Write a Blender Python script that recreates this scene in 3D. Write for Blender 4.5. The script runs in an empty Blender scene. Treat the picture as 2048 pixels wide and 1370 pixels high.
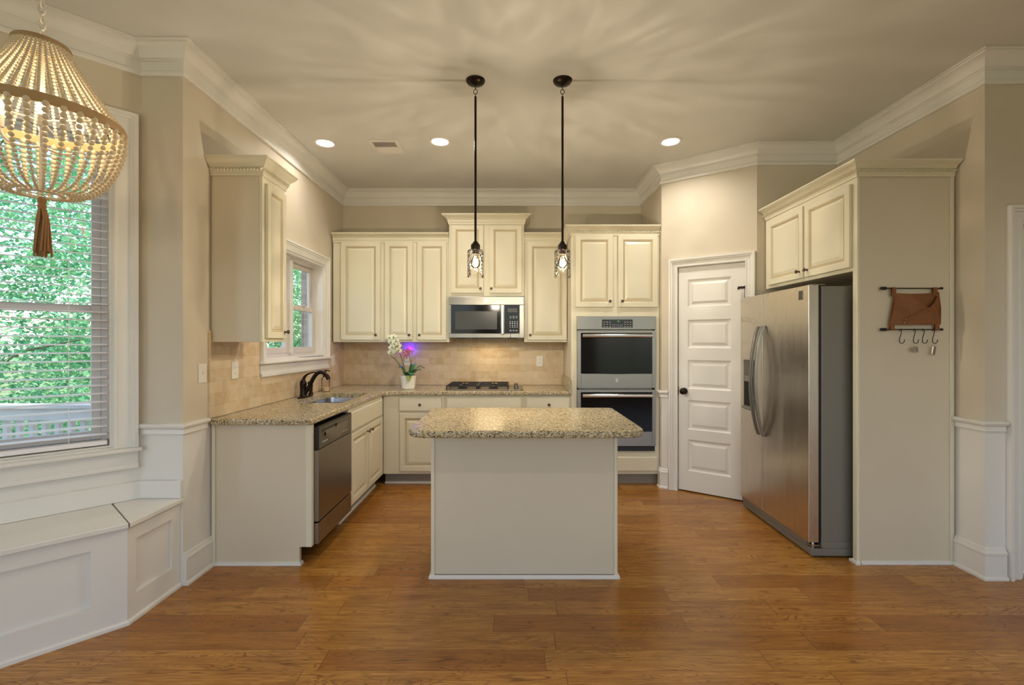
import bpy, bmesh, math, random
from mathutils import Vector, Matrix
random.seed(7)
PI = math.pi
S = bpy.context.scene
COL = S.collection

# ---------------------------------------------------------------- camera, world, exposure
F, H = 920.0, 1.386
cam_d = bpy.data.cameras.new('camera'); cam = bpy.data.objects.new('camera', cam_d); COL.objects.link(cam)
cam.location = (0, 0, H); cam.rotation_euler = (PI/2, 0, 0)
cam_d.sensor_width = 36.0; cam_d.lens = 36.0*F/2048.0; cam_d.clip_start = 0.05; cam_d.clip_end = 300
S.camera = cam
S.view_settings.view_transform = 'Standard'; S.view_settings.look = 'None'
S.view_settings.exposure = -0.06; S.view_settings.gamma = 1.0; S.view_settings.use_curve_mapping = False
W = bpy.data.worlds.new('sky'); S.world = W; W.use_nodes = True
nt = W.node_tree; bg = nt.nodes['Background']
sky = nt.nodes.new('ShaderNodeTexSky'); sky.sky_type = 'NISHITA'; sky.sun_disc = False
sky.sun_elevation = math.radians(52); sky.sun_rotation = math.radians(80); sky.air_density = 1.0; sky.dust_density = 1.5
nt.links.new(sky.outputs[0], bg.inputs[0]); bg.inputs[1].default_value = 0.8
LIGHT = dict(sun=4.5, rear=6, bay=8, can=10, can_fill=5.5, pendant=35, chandelier=1.2, hood=1.8, blue=1.3)

def lamp(name, kind, loc, energy, color=(1, 1, 1), size=0.1, rot=(0, 0, 0), parent=None, size_y=None, spread=None, blend=None):
    d = bpy.data.lights.new(name, kind); d.energy = energy; d.color = color
    if kind == 'AREA':
        d.shape = 'RECTANGLE' if size_y else 'DISK'; d.size = size
        if size_y: d.size_y = size_y
        if spread: d.spread = spread
    elif kind == 'SUN': d.angle = size
    else: d.shadow_soft_size = size
    if kind == 'SPOT' and spread: d.spot_size = spread; d.spot_blend = blend or .6
    o = bpy.data.objects.new(name, d); COL.objects.link(o); o.location = loc; o.rotation_euler = rot; o.parent = parent
    return o
lamp('sun', 'SUN', (8, -2, 10), LIGHT['sun'], (1, .95, .86), .02, (math.radians(12), math.radians(42), 0))
for x, w in ((-1.9, 1.9), (.6, 1.9), (3.1, 1.9)):      # fill lamps added in three invented rear windows
    lamp('rear_fill', 'AREA', (x, -3.02, 1.55), LIGHT['rear'], (1, .98, .96), w, (PI/2+.2, 0, 0), size_y=2.2)

lamp('bay_fill', 'AREA', (-3.62, .10, 1.65), LIGHT['bay'], (.95, .98, 1), 1.2, (PI/2, 0, -PI/2), size_y=1.6)   # fill lamp added in an assumed bay window left of the camera

# ---------------------------------------------------------------- materials
def srgb(r, g, b):
    def c(v):
        v /= 255.0
        return v/12.92 if v <= .04045 else ((v+.055)/1.055)**2.4
    return (c(r), c(g), c(b), 1)
class N:
    def __init__(s, m): s.t = m.node_tree; s.p = s.t.nodes['Principled BSDF']
    def n(s, typ, **kw):
        o = s.t.nodes.new('ShaderNode'+typ)
        for k, v in kw.items(): setattr(o, k, v)
        return o
    def l(s, a, b): s.t.links.new(a, b)
    def put(s, sock, v):
        if isinstance(v, bpy.types.NodeSocket): s.l(v, sock)
        else: sock.default_value = v
    def math(s, op, a, b=None, c=None):
        o = s.n('Math', operation=op); s.put(o.inputs[0], a)
        if b is not None: s.put(o.inputs[1], b)
        if c is not None: s.put(o.inputs[2], c)
        return o.outputs[0]
    def obj(s): return s.n('TexCoord').outputs['Object']
    def map(s, v, sc=(1, 1, 1), loc=(0, 0, 0)):
        o = s.n('Mapping'); s.l(v, o.inputs[0]); o.inputs['Scale'].default_value = sc; o.inputs['Location'].default_value = loc
        return o.outputs[0]
    def noise(s, v, scale, detail=3, rough=.5, dist=0):
        o = s.n('TexNoise'); s.l(v, o.inputs['Vector']); o.inputs['Scale'].default_value = scale
        o.inputs['Detail'].default_value = detail; o.inputs['Roughness'].default_value = rough; o.inputs['Distortion'].default_value = dist
        return o.outputs['Fac']
    def ramp(s, f, stops, interp='LINEAR'):
        o = s.n('ValToRGB'); s.l(f, o.inputs[0]); cr = o.color_ramp; cr.interpolation = interp
        while len(cr.elements) < len(stops): cr.elements.new(.5)
        for e, (p, c) in zip(cr.elements, stops):
            e.position = p; e.color = c if len(c) == 4 else (*c, 1)
        return o.outputs[0]
    def mix(s, f, a, b, mode='MIX'):
        o = s.n('Mix', data_type='RGBA', blend_type=mode); s.put(o.inputs[0], f); s.put(o.inputs[6], a); s.put(o.inputs[7], b)
        return o.outputs[2]
    def bump(s, h, strength=.2, dist=.01):
        o = s.n('Bump'); s.l(h, o.inputs['Height']); o.inputs['Strength'].default_value = strength; o.inputs['Distance'].default_value = dist
        s.l(o.outputs[0], s.p.inputs['Normal'])
def base(name, col=(.8, .8, .8, 1), rough=.5, metal=0, spec=.5):
    m = bpy.data.materials.new(name); m.use_nodes = True; k = N(m)
    k.p.inputs['Base Color'].default_value = col; k.p.inputs['Roughness'].default_value = rough
    k.p.inputs['Metallic'].default_value = metal; k.p.inputs['Specular IOR Level'].default_value = spec
    return m, k
def paint(name, rgb, rough=.5, var=.03, bump=.04, spec=.4):
    m, k = base(name, srgb(*rgb), rough, 0, spec); c = k.obj()
    n = k.noise(c, 3.0, 4); a = srgb(*rgb)
    k.l(k.ramp(n, [(.3, tuple(x*(1-var) for x in a[:3])), (.7, tuple(min(1, x*(1+var)) for x in a[:3]))]), k.p.inputs['Base Color'])
    if bump: k.bump(k.noise(c, 260, 2), bump, .002)
    return m
def metal(name, rgb, rough, brush=(1, 1, 60), bstr=.03, wave=0):
    m, k = base(name, srgb(*rgb), rough, 1); c = k.obj()
    n = k.noise(k.map(c, brush), 12, 3)
    k.l(k.math('ADD', k.math('MULTIPLY', n, .04 if wave else .10), rough-(.02 if wave else .05)), k.p.inputs['Roughness'])
    if wave:
        w = k.noise(k.map(c, (5, 5, .7)), 1.0, 2)
        k.bump(k.math('MULTIPLY', w, wave), bstr, .05)
    else: k.bump(n, bstr, .002)
    return m
def plain(name, rgb, rough=.5, metal=0, spec=.5):
    m, k = base(name, srgb(*rgb), rough, metal, spec)
    n = k.noise(k.obj(), 40, 2); k.l(k.math('ADD', k.math('MULTIPLY', n, .08), rough-.04), k.p.inputs['Roughness'])
    return m
def emit(name, rgb, strength):
    m, k = base(name, (0, 0, 0, 1), .5); k.p.inputs['Emission Color'].default_value = srgb(*rgb); k.p.inputs['Emission Strength'].default_value = strength
    return m
def clear(name, tint=(1, 1, 1), rough=.02, gl=.12, bumpy=0):
    m = bpy.data.materials.new(name); m.use_nodes = True; t = m.node_tree; t.nodes.remove(t.nodes['Principled BSDF'])
    out = t.nodes['Material Output']; tr = t.nodes.new('ShaderNodeBsdfTransparent'); tr.inputs[0].default_value = (*tint, 1)
    g = t.nodes.new('ShaderNodeBsdfGlossy'); g.inputs['Roughness'].default_value = rough; g.inputs['Color'].default_value = (1, 1, 1, 1)
    lw = t.nodes.new('ShaderNodeLayerWeight'); lw.inputs[0].default_value = gl
    mx = t.nodes.new('ShaderNodeMixShader'); t.links.new(lw.outputs['Fresnel'], mx.inputs[0]); t.links.new(tr.outputs[0], mx.inputs[1]); t.links.new(g.outputs[0], mx.inputs[2])
    t.links.new(mx.outputs[0], out.inputs[0])
    if bumpy:
        tc = t.nodes.new('ShaderNodeTexCoord'); v = t.nodes.new('ShaderNodeTexVoronoi'); v.inputs['Scale'].default_value = bumpy
        b = t.nodes.new('ShaderNodeBump'); b.inputs['Strength'].default_value = .6; b.inputs['Distance'].default_value = .01
        t.links.new(tc.outputs['Object'], v.inputs['Vector']); t.links.new(v.outputs['Distance'], b.inputs['Height'])
        t.links.new(b.outputs[0], g.inputs['Normal']); t.links.new(b.outputs[0], lw.inputs['Normal'])
    return m
M = {}
M['wall'] = paint('beige wall paint', (207, 195, 174), .6)
M['ceiling'] = paint('warm grey ceiling paint', (214, 212, 204), .7)
M['trim'] = paint('white trim paint', (226, 222, 214), .32, .01, .0)
M['door'] = paint('white door paint', (228, 224, 216), .35, .01, .0)
M['cab'] = paint('cream cabinet paint', (222, 214, 189), .33, .015, .0)
M['cabside'] = paint('shaded cream cabinet side', (212, 199, 175), .4, .015, .0)  # cabinet cream toned darker; the sides' dimmer light is put into the colour
M['glaze'] = paint('antique glaze in the grooves', (186, 168, 130), .5, .05, 0)
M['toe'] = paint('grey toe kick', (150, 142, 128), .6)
M['dark'] = plain('black plastic', (16, 15, 14), .35)
M['shadow'] = plain('painted cavity shade', (25, 22, 19), .8)  # near-black colour stands in for the shade inside cavities
M['bronze'] = plain('oil rubbed bronze', (42, 33, 28), .32, .8)
M['knob'] = plain('bronze cabinet knob', (96, 78, 66), .36, .7)
M['iron'] = plain('black cast iron', (38, 36, 36), .45, .3)
M['steel'] = metal('brushed stainless steel', (146, 141, 133), .32, (1, 1, 70))
M['steelv'] = metal('rippled stainless door skin', (214, 205, 191), .28, (24, 24, .4), .12, 1.0)
M['steeld'] = metal('satin dark steel', (120, 116, 110), .32)
M['sinksteel'] = metal('sink steel', (176, 178, 184), .25)
M['chrome'] = plain('bright chrome', (210, 208, 204), .15, 1)
M['fridgeside'] = plain('grey enamel fridge side', (126, 122, 112), .4, .2)
M['blackglass'] = plain('black oven glass', (11, 11, 11), .10, 0, .22)
M['mwwindow'] = plain('grey mesh oven window', (66, 66, 62), .25, 0, .3)
M['key'] = plain('printed key grey', (190, 190, 188), .5)
M['plate'] = plain('white plastic plate', (228, 222, 212), .35)
M['leather'] = paint('brown leather', (128, 78, 42), .5, .18, .15)
M['brass'] = plain('brass rivet', (196, 170, 110), .3, 1)
M['silver'] = plain('silver key metal', (180, 178, 172), .3, 1)
M['bead'] = paint('pale wooden beads', (214, 198, 168), .55, .06, 0)
M['jute'] = paint('jute wrapping', (176, 146, 106), .9, .2, .4)
M['jutedark'] = paint('brown jute tassel', (150, 112, 74), .9, .25, .4)
M['chain'] = plain('white chain', (220, 212, 198), .4)
M['pot'] = plain('white glazed pot', (232, 230, 214), .3)
M['leaf'] = paint('orchid leaf', (66, 122, 74), .35, .25, 0)
M['leafl'] = paint('pale orchid leaf', (132, 150, 62), .4, .2, 0)
M['stem'] = paint('orchid stem', (92, 76, 48), .6, .2, 0)
M['petalw'] = paint('white orchid petals', (236, 236, 206), .5, .06, 0)
M['petalp'] = paint('magenta orchid petals', (200, 108, 150), .5, .4, 0)
M['blind'] = plain('white blind slats', (240, 237, 238), .4)
M['vinyl'] = plain('beige vinyl sash', (210, 202, 196), .4)
M['bark'] = paint('bark', (120, 104, 86), .9, .25, .4)
M['deckwood'] = paint('weathered deck wood', (186, 177, 172), .8, .15, .2)
M['glass'] = clear('window glass', (.97, .99, .98), .0, .08)
M['shade'] = clear('hammered glass shade', (.98, .97, .95), .03, .22, 55)
M['bulbglass'] = clear('clear bulb glass', (1, .98, .94), .0, .2)
M['jar'] = clear('clear jar glass', (.93, .92, .89), .03, .18)
M['soap'] = plain('cream hand soap', (226, 200, 168), .4)
M['filament'] = emit('glowing filament', (255, 214, 150), 60)
M['candle'] = emit('lit candelabra bulb', (255, 222, 170), 9)
M['lens'] = emit('lit downlight lens', (255, 244, 226), 7)
M['bluelens'] = emit('blue night light lens', (70, 40, 255), 4)
M['green'] = emit('green clock digits', (120, 255, 90), 1.6)

def wood_floor():
    m, k = base('hickory plank floor', rough=.3); c = k.obj(); s = k.n('SeparateXYZ'); k.l(c, s.inputs[0])
    x, y = s.outputs[0], s.outputs[1]
    r = k.math('DIVIDE', k.math('SUBTRACT', y, .093), .132); row = k.math('FLOOR', r)
    w1 = k.n('TexWhiteNoise', noise_dimensions='1D'); k.l(row, w1.inputs['W'])
    u = k.math('ADD', k.math('DIVIDE', x, k.math('ADD', k.math('MULTIPLY', w1.outputs[0], .45), .75)), k.math('MULTIPLY', w1.outputs[0], 37.3))
    col = k.math('FLOOR', u); cmb = k.n('CombineXYZ'); k.l(row, cmb.inputs[0]); k.l(col, cmb.inputs[1])
    w2 = k.n('TexWhiteNoise', noise_dimensions='2D'); k.l(cmb.outputs[0], w2.inputs['Vector']); idv = w2.outputs[0]
    g = k.n('CombineXYZ'); k.l(k.math('ADD', x, k.math('MULTIPLY', idv, 41)), g.inputs[0]); k.l(k.math('ADD', y, k.math('MULTIPLY', idv, 13)), g.inputs[1]); k.l(idv, g.inputs[2])
    big = k.noise(k.map(g.outputs[0], (1.0, 7.0, 1)), 1.5, 2.5, .5, .5)
    rings = k.math('ABSOLUTE', k.math('SINE', k.math('MULTIPLY', big, 78)))
    fine = k.noise(k.map(g.outputs[0], (2.4, 75, 1)), 2.0, 6, .7)
    blot = k.noise(k.map(g.outputs[0], (1.6, 10, 1)), 2.0, 4)
    b0 = k.ramp(idv, [(0, srgb(168, 112, 44)), (.2, srgb(184, 128, 56)), (.55, srgb(198, 144, 68)), (.85, srgb(184, 124, 50)), (1, srgb(158, 102, 40))])
    brk = k.ramp(k.noise(k.map(g.outputs[0], (3, 9, 1)), 2.0, 3), [(.38, (.15, .15, .15)), (.62, (1, 1, 1))])
    line = k.ramp(rings, [(0, (1, 1, 1)), (.18, (.9, .9, .9)), (.55, (0, 0, 0))])
    b1 = k.mix(k.math('MULTIPLY', line, k.math('MULTIPLY', brk, k.math('ADD', k.math('MULTIPLY', idv, .4), .55))), b0, srgb(92, 52, 20))
    b2 = k.mix(k.ramp(fine, [(.38, (0, 0, 0)), (.66, (.85, .85, .85))]), b1, srgb(126, 78, 32))
    b3 = k.mix(k.ramp(blot, [(.5, (0, 0, 0)), (.78, (.6, .6, .6))]), b2, srgb(112, 66, 26))
    fr, fu = k.math('FRACT', r), k.math('FRACT', u)
    gap = k.math('MAXIMUM', k.math('LESS_THAN', fr, .016), k.math('LESS_THAN', fu, .0035))
    k.l(k.mix(k.math('MULTIPLY', gap, .6), b3, srgb(70, 38, 16)), k.p.inputs['Base Color'])
    k.l(k.math('ADD', k.math('MULTIPLY', fine, .16), .16), k.p.inputs['Roughness'])
    k.bump(k.math('SUBTRACT', k.math('MULTIPLY', fine, .15), gap), .2, .003)
    return m
def granite():
    m, k = base('tan and brown granite', rough=.22); c = k.obj()
    def cells(scale):
        v = k.n('TexVoronoi'); k.l(c, v.inputs['Vector']); v.inputs['Scale'].default_value = scale
        s = k.n('SeparateColor'); k.l(v.outputs['Color'], s.inputs[0]); return s.outputs[0]
    a = k.ramp(cells(135), [(0, srgb(44, 40, 34)), (.15, srgb(96, 84, 66)), (.28, srgb(186, 164, 118)), (.54, srgb(204, 188, 150)), (.74, srgb(168, 146, 106)), (.86, srgb(214, 206, 190))], 'CONSTANT')
    b = k.ramp(cells(260), [(0, srgb(60, 54, 46)), (.2, srgb(178, 156, 112)), (.6, srgb(206, 194, 166)), (.88, srgb(140, 126, 104))], 'CONSTANT')
    n = k.noise(c, 40, 2)
    k.l(k.mix(k.ramp(n, [(.4, (.15, .15, .15)), (.62, (.8, .8, .8))]), a, b), k.p.inputs['Base Color'])
    return m
def travertine(name, swap):
    m, k = base(name, rough=.5); c = k.obj(); s = k.n('SeparateXYZ'); k.l(c, s.inputs[0]); q = k.n('CombineXYZ')
    k.l(s.outputs[1 if swap else 0], q.inputs[0]); k.l(k.math('SUBTRACT', s.outputs[2], .915), q.inputs[1])
    br = k.n('TexBrick'); k.l(q.outputs[0], br.inputs['Vector']); br.offset = .5
    for i, v in (('Scale', 1), ('Mortar Size', .0016), ('Mortar Smooth', .3), ('Brick Width', .152), ('Row Height', .0755), ('Bias', 0)): br.inputs[i].default_value = v
    br.inputs['Color1'].default_value = srgb(216, 194, 158); br.inputs['Color2'].default_value = srgb(196, 168, 126); br.inputs['Mortar'].default_value = srgb(186, 166, 136)
    st = k.noise(c, 16, 5, .6); pit = k.noise(c, 70, 3, .6)
    c1 = k.mix(k.ramp(st, [(.42, (0, 0, 0)), (.75, (.7, .7, .7))]), br.outputs['Color'], srgb(222, 206, 180))
    k.l(k.mix(k.ramp(pit, [(.62, (0, 0, 0)), (.8, (.5, .5, .5))]), c1, srgb(150, 122, 86)), k.p.inputs['Base Color'])
    k.bump(k.math('SUBTRACT', k.math('MULTIPLY', pit, .25), br.outputs['Fac']), .3, .004)
    return m
def brick_mat():
    m, k = base('weathered red brick', rough=.85); c = k.obj(); s = k.n('SeparateXYZ'); k.l(c, s.inputs[0]); q = k.n('CombineXYZ')
    k.l(k.math('ADD', s.outputs[0], s.outputs[1]), q.inputs[0]); k.l(s.outputs[2], q.inputs[1])
    br = k.n('TexBrick'); k.l(q.outputs[0], br.inputs['Vector']); br.offset = .5
    for i, v in (('Scale', 1), ('Mortar Size', .006), ('Brick Width', .21), ('Row Height', .075)): br.inputs[i].default_value = v
    br.inputs['Color1'].default_value = srgb(186, 158, 146); br.inputs['Color2'].default_value = srgb(160, 132, 122); br.inputs['Mortar'].default_value = srgb(176, 168, 158)
    k.l(br.outputs['Color'], k.p.inputs['Base Color']); k.bump(br.outputs['Fac'], -.5, .01)
    return m
def foliage_mat(name, c1, c2, c3):
    m, k = base(name, rough=.5); g = k.n('NewGeometry')
    k.l(k.ramp(g.outputs['Random Per Island'], [(0, srgb(*c1)), (.5, srgb(*c2)), (1, srgb(*c3))]), k.p.inputs['Base Color'])
    t = k.n('BsdfTranslucent'); k.l(k.ramp(g.outputs['Random Per Island'], [(0, srgb(*c2)), (1, srgb(*c3))]), t.inputs[0])
    mx = k.n('MixShader'); mx.inputs[0].default_value = .4; k.l(k.p.outputs[0], mx.inputs[1]); k.l(t.outputs[0], mx.inputs[2])
    k.l(mx.outputs[0], k.t.nodes['Material Output'].inputs[0]); return m
M['floor'] = wood_floor(); M['granite'] = granite()
M['tile_back'] = travertine('travertine tile back wall', False); M['tile_left'] = travertine('travertine tile side wall', True)
M['brick'] = brick_mat()
M['fol1'] = foliage_mat('maple leaves', (70, 134, 100), (112, 180, 138), (176, 214, 156))
M['fol2'] = foliage_mat('blue green leaves', (62, 124, 98), (104, 172, 132), (160, 208, 160))
M['ground'] = paint('grassy ground', (120, 132, 84), .95, .3, .3)

# ---------------------------------------------------------------- mesh helpers
class MB:
    def __init__(s): s.b = bmesh.new()
    def quadfaces(s, vs, faces, mi=0):
        v = [s.b.verts.new(p) for p in vs]
        for f in faces:
            try: q = s.b.faces.new([v[i] for i in f]); q.material_index = mi
            except ValueError: pass
        return s
    def box(s, x0, x1, y0, y1, z0, z1, mi=0):
        x0, x1 = min(x0, x1), max(x0, x1); y0, y1 = min(y0, y1), max(y0, y1); z0, z1 = min(z0, z1), max(z0, z1)
        s.quadfaces([(x0, y0, z0), (x1, y0, z0), (x1, y1, z0), (x0, y1, z0), (x0, y0, z1), (x1, y0, z1), (x1, y1, z1), (x0, y1, z1)],
                    [(0, 3, 2, 1), (4, 5, 6, 7), (0, 1, 5, 4), (1, 2, 6, 5), (2, 3, 7, 6), (3, 0, 4, 7)], mi); return s
    def prism(s, poly, z0, z1, mi=0):
        n = len(poly); a = sum(poly[i][0]*poly[(i+1) % n][1]-poly[(i+1) % n][0]*poly[i][1] for i in range(n))
        if a < 0: poly = poly[::-1]
        s.quadfaces([(x, y, z0) for x, y in poly]+[(x, y, z1) for x, y in poly],
                    [tuple(range(n-1, -1, -1)), tuple(range(n, 2*n))]+[(i, (i+1) % n, n+(i+1) % n, n+i) for i in range(n)], mi); return s
    def lathe(s, prof, c=(0, 0, 0), seg=24, axis='z', mi=0, sx=1, sy=1, cap=True):
        vs = []
        for r, h in prof:
            for i in range(seg):
                a = 2*PI*i/seg; p = (r*math.cos(a)*sx, r*math.sin(a)*sy, h)
                if axis == 'y': p = (p[0], h, p[1])
                if axis == 'x': p = (h, p[0], p[1])
                vs.append((p[0]+c[0], p[1]+c[1], p[2]+c[2]))
        n = len(prof); fs = [(j*seg+i, j*seg+(i+1) % seg, (j+1)*seg+(i+1) % seg, (j+1)*seg+i) for j in range(n-1) for i in range(seg)]
        if cap and prof[0][0] > 1e-5: fs.append(tuple(range(seg-1, -1, -1)))
        if cap and prof[-1][0] > 1e-5: fs.append(tuple((n-1)*seg+i for i in range(seg)))
        s.quadfaces(vs, fs, mi); return s
    def tube(s, pts, r, seg=10, mi=0, closed=False, flat=None):
        pts = [Vector(p) for p in pts]; n = len(pts); rs = r if isinstance(r, (list, tuple)) else [r]*n
        vs = []; up = None
        for i in range(n):
            t = (pts[(i+1) % n]-pts[i-1]) if closed else (pts[min(i+1, n-1)]-pts[max(i-1, 0)]); t.normalize()
            if up is None: up = Vector((0, 0, 1)) if abs(t.z) < .9 else Vector((1, 0, 0))
            u = t.cross(up); u.normalize(); w = u.cross(t); w.normalize(); up = w
            for j in range(seg):
                a = 2*PI*j/seg; vs.append(tuple(pts[i]+(u*math.cos(a)+w*math.sin(a)*(flat or 1))*rs[i]))
        m = n if closed else n-1
        fs = [(i*seg+j, i*seg+(j+1) % seg, ((i+1) % n)*seg+(j+1) % seg, ((i+1) % n)*seg+j) for i in range(m) for j in range(seg)]
        if not closed: fs += [tuple(range(seg-1, -1, -1)), tuple((n-1)*seg+j for j in range(seg))]
        s.quadfaces(vs, fs, mi); return s
    def ball(s, c, r, seg=10, mi=0, sc=(1, 1, 1)):
        rings = max(4, seg//2+1); vs = [(c[0], c[1], c[2]-r*sc[2])]
        for i in range(1, rings):
            a = -PI/2+PI*i/rings
            for j in range(seg):
                b = 2*PI*j/seg; vs.append((c[0]+r*sc[0]*math.cos(a)*math.cos(b), c[1]+r*sc[1]*math.cos(a)*math.sin(b), c[2]+r*sc[2]*math.sin(a)))
        vs.append((c[0], c[1], c[2]+r*sc[2])); L = len(vs)-1
        fs = [(0, 1+(j+1) % seg, 1+j) for j in range(seg)]
        for i in range(rings-2): fs += [(1+i*seg+j, 1+i*seg+(j+1) % seg, 1+(i+1)*seg+(j+1) % seg, 1+(i+1)*seg+j) for j in range(seg)]
        fs += [(L, 1+(rings-2)*seg+j, 1+(rings-2)*seg+(j+1) % seg) for j in range(seg)]
        s.quadfaces(vs, fs, mi); return s
    def rings(s, x0, x1, z0, z1, steps, mi=0, mis=None):
        """nested rectangles in the xz plane; steps = (inset, y)"""
        vs = []
        for ins, y in steps: vs += [(x0+ins, y, z0+ins), (x1-ins, y, z0+ins), (x1-ins, y, z1-ins), (x0+ins, y, z1-ins)]
        v = [s.b.verts.new(p) for p in vs]
        for i in range(len(steps)-1):
            for j in range(4):
                f = s.b.faces.new((v[i*4+j], v[i*4+(j+1) % 4], v[i*4+4+(j+1) % 4], v[i*4+4+j])); f.material_index = (mis or {}).get(i, mi)
        k = len(steps)-1; f = s.b.faces.new(v[k*4:k*4+4]); f.material_index = mi
        return s
    def sweep(s, path, prof, closed=False, mi=0):
        """profile (p, z): p is the offset to the right of the path direction"""
        n = len(path); P = [Vector((a[0], a[1])) for a in path]; nor = []
        for i in range(n if closed else n-1):
            d = (P[(i+1) % n]-P[i]).normalized(); nor.append(Vector((d.y, -d.x)))
        vs = []
        for i in range(n):
            if closed: a, b = nor[i-1], nor[i]
            else: a, b = nor[max(i-1, 0)], nor[min(i, n-2)]
            m = (a+b)/(1+a.dot(b))
            vs += [(P[i].x+m.x*p, P[i].y+m.y*p, z) for p, z in prof]
        k = len(prof); mm = n if closed else n-1
        fs = [(i*k+j, ((i+1) % n)*k+j, ((i+1) % n)*k+(j+1) % k, i*k+(j+1) % k) for i in range(mm) for j in range(k)]
        if not closed: fs += [tuple(range(k)), tuple((n-1)*k+j for j in range(k-1, -1, -1))]
        s.quadfaces(vs, fs, mi); return s
    def build(s, name, mats, parent=None, loc=(0, 0, 0), rot=(0, 0, 0), smooth=None, bevel=0, seg=2):
        me = bpy.data.meshes.new(name); bmesh.ops.recalc_face_normals(s.b, faces=s.b.faces[:]); s.b.to_mesh(me); s.b.free()
        for m in (mats if isinstance(mats, (list, tuple)) else [mats]): me.materials.append(M[m] if isinstance(m, str) else m)
        if smooth:
            me.polygons.foreach_set('use_smooth', [True]*len(me.polygons)); me.set_sharp_from_angle(angle=math.radians(smooth))
        o = bpy.data.objects.new(name, me); COL.objects.link(o); o.location = loc; o.rotation_euler = rot
        if parent: o.parent = parent
        if bevel:
            b = o.modifiers.new('bevel', 'BEVEL'); b.width = bevel; b.segments = seg; b.limit_method = 'ANGLE'; b.angle_limit = math.radians(40)
        return o
def tag(o, label=None, cat=None, group=None, kind=None):
    if label: o['label'] = label
    if cat: o['category'] = cat
    if group: o['group'] = group
    if kind: o['kind'] = kind
    return o
def thing(name, label, cat, loc=(0, 0, 0), rotz=0, group=None):
    o = bpy.data.objects.new(name, None); COL.objects.link(o); o.location = loc; o.rotation_euler = (0, 0, rotz); o.empty_display_size = .05
    return tag(o, label, cat, group)
def struct(o, label=None, cat='building'): return tag(o, label, cat, None, 'structure')
def copy_tree(o, parent=None):
    kids = [c for c in ALLKIDS(o)]
    c = o.copy(); COL.objects.link(c)
    if parent: c.parent = parent
    for k in kids: copy_tree(k, c)
    return c
def ALLKIDS(o): return [c for c in bpy.data.objects if c.parent == o]

# ---------------------------------------------------------------- room shell
ZC = 3.066
A, B, C, D, E_, F_ = (-1.874, 5.10), (1.43, 5.10), (1.43, 4.40), (2.09, 3.925), (2.775, 3.925), (2.775, 2.70)
G, Hh, I, J, K, L = (4.6, 2.70), (4.6, -3.0), (-3.6, -3.0), (-3.6, 1.13), (-2.11, 2.62), (-1.874, 2.62)
ROOM = [A, B, C, D, E_, F_, G, Hh, I, J, K, L]
NAMES = ['wall_back', 'wall_right_rear', 'wall_pantry', 'wall_alcove', 'wall_right', 'wall_right_front', 'wall_far_right', 'wall_rear', 'wall_far_left', 'wall_bay', 'wall_bay_return', 'wall_left']
LAB = ['beige back wall above the kitchen cabinets', 'short beige wall beside the oven cabinet', 'angled beige wall around the white pantry door', 'beige wall behind the refrigerator', 'beige right wall behind the refrigerator cabinet',
       'beige wall beside the doorway at the right edge', 'beige wall at the far right of the room', 'rear wall with three window openings added for fill light', 'beige wall left of the bay', 'angled beige bay wall around the large window',
       'narrow beige wall beside the large bay window', 'beige left wall around the sink window']
OPEN = {'wall_bay': [(2.107-.119-.95, 2.107-.119, .80, 2.565)], 'wall_left': [(.87, 1.96, 1.245, 2.155)], 'wall_pantry': [(.153, .724, 0, 2.09)],
        'wall_right_front': [(.205, 1.02, 0, 2.10)], 'wall_rear': [(.55, 2.45, .45, 2.65), (3.05, 4.95, .45, 2.65), (5.55, 7.45, .45, 2.65)], 'wall_far_left': [(2.5, 3.7, .80, 2.5)]}
TH = .14
def cross(a, b, c): return (b[0]-a[0])*(c[1]-b[1])-(b[1]-a[1])*(c[0]-b[0])
n = len(ROOM)
def offset_room(t):
    out = []
    for i in range(n):
        a, b, c = Vector(ROOM[i-1]), Vector(ROOM[i]), Vector(ROOM[(i+1) % n])
        d1, d2 = (b-a).normalized(), (c-b).normalized(); n1, n2 = Vector((-d1.y, d1.x)), Vector((-d2.y, d2.x))
        mm = (n1+n2)/(1+n1.dot(n2)); out.append((b.x+mm.x*t, b.y+mm.y*t))
    return out
OUTER = offset_room(TH)
for i, nm in enumerate(NAMES):
    P, Q = ROOM[i], ROOM[(i+1) % n]
    Ln = math.dist(P, Q); ang = math.atan2(Q[1]-P[1], Q[0]-P[0]); dv_ = Vector((math.cos(ang), math.sin(ang)))
    m0 = (Vector(OUTER[i])-Vector(P)).dot(dv_); m1 = (Vector(OUTER[(i+1) % n])-Vector(P)).dot(dv_)     # mitred ends
    ops = OPEN.get(nm, []); xs = sorted({0, Ln, *[v for o in ops for v in o[:2]]}); zs = sorted({0, .89, ZC+.1, *[v for o in ops for v in o[2:]]})
    m = MB()
    for a, b in zip(xs, xs[1:]):
        ao, bo_ = (m0 if a == 0 else a), (m1 if b == Ln else b)
        for c, d in zip(zs, zs[1:]):
            if any(o[0]-1e-4 <= a and b <= o[1]+1e-4 and o[2]-1e-4 <= c and d <= o[3]+1e-4 for o in ops): continue
            m.quadfaces([(a, 0, c), (b, 0, c), (bo_, TH, c), (ao, TH, c), (a, 0, d), (b, 0, d), (bo_, TH, d), (ao, TH, d)],
                        [(0, 3, 2, 1), (4, 5, 6, 7), (0, 1, 5, 4), (1, 2, 6, 5), (2, 3, 7, 6), (3, 0, 4, 7)], 1 if d <= .891 else 0)
    struct(m.build(nm, ['wall', 'trim'], None, (P[0], P[1], 0), (0, 0, ang)), LAB[i], 'wall')
struct(MB().prism(OUTER, -.06, 0).build('floor', 'floor'), 'brown hickory plank floor', 'floor')
struct(MB().prism(OUTER, ZC, ZC+.2).build('ceiling', 'ceiling'), 'plain beige painted ceiling', 'ceiling')
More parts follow.
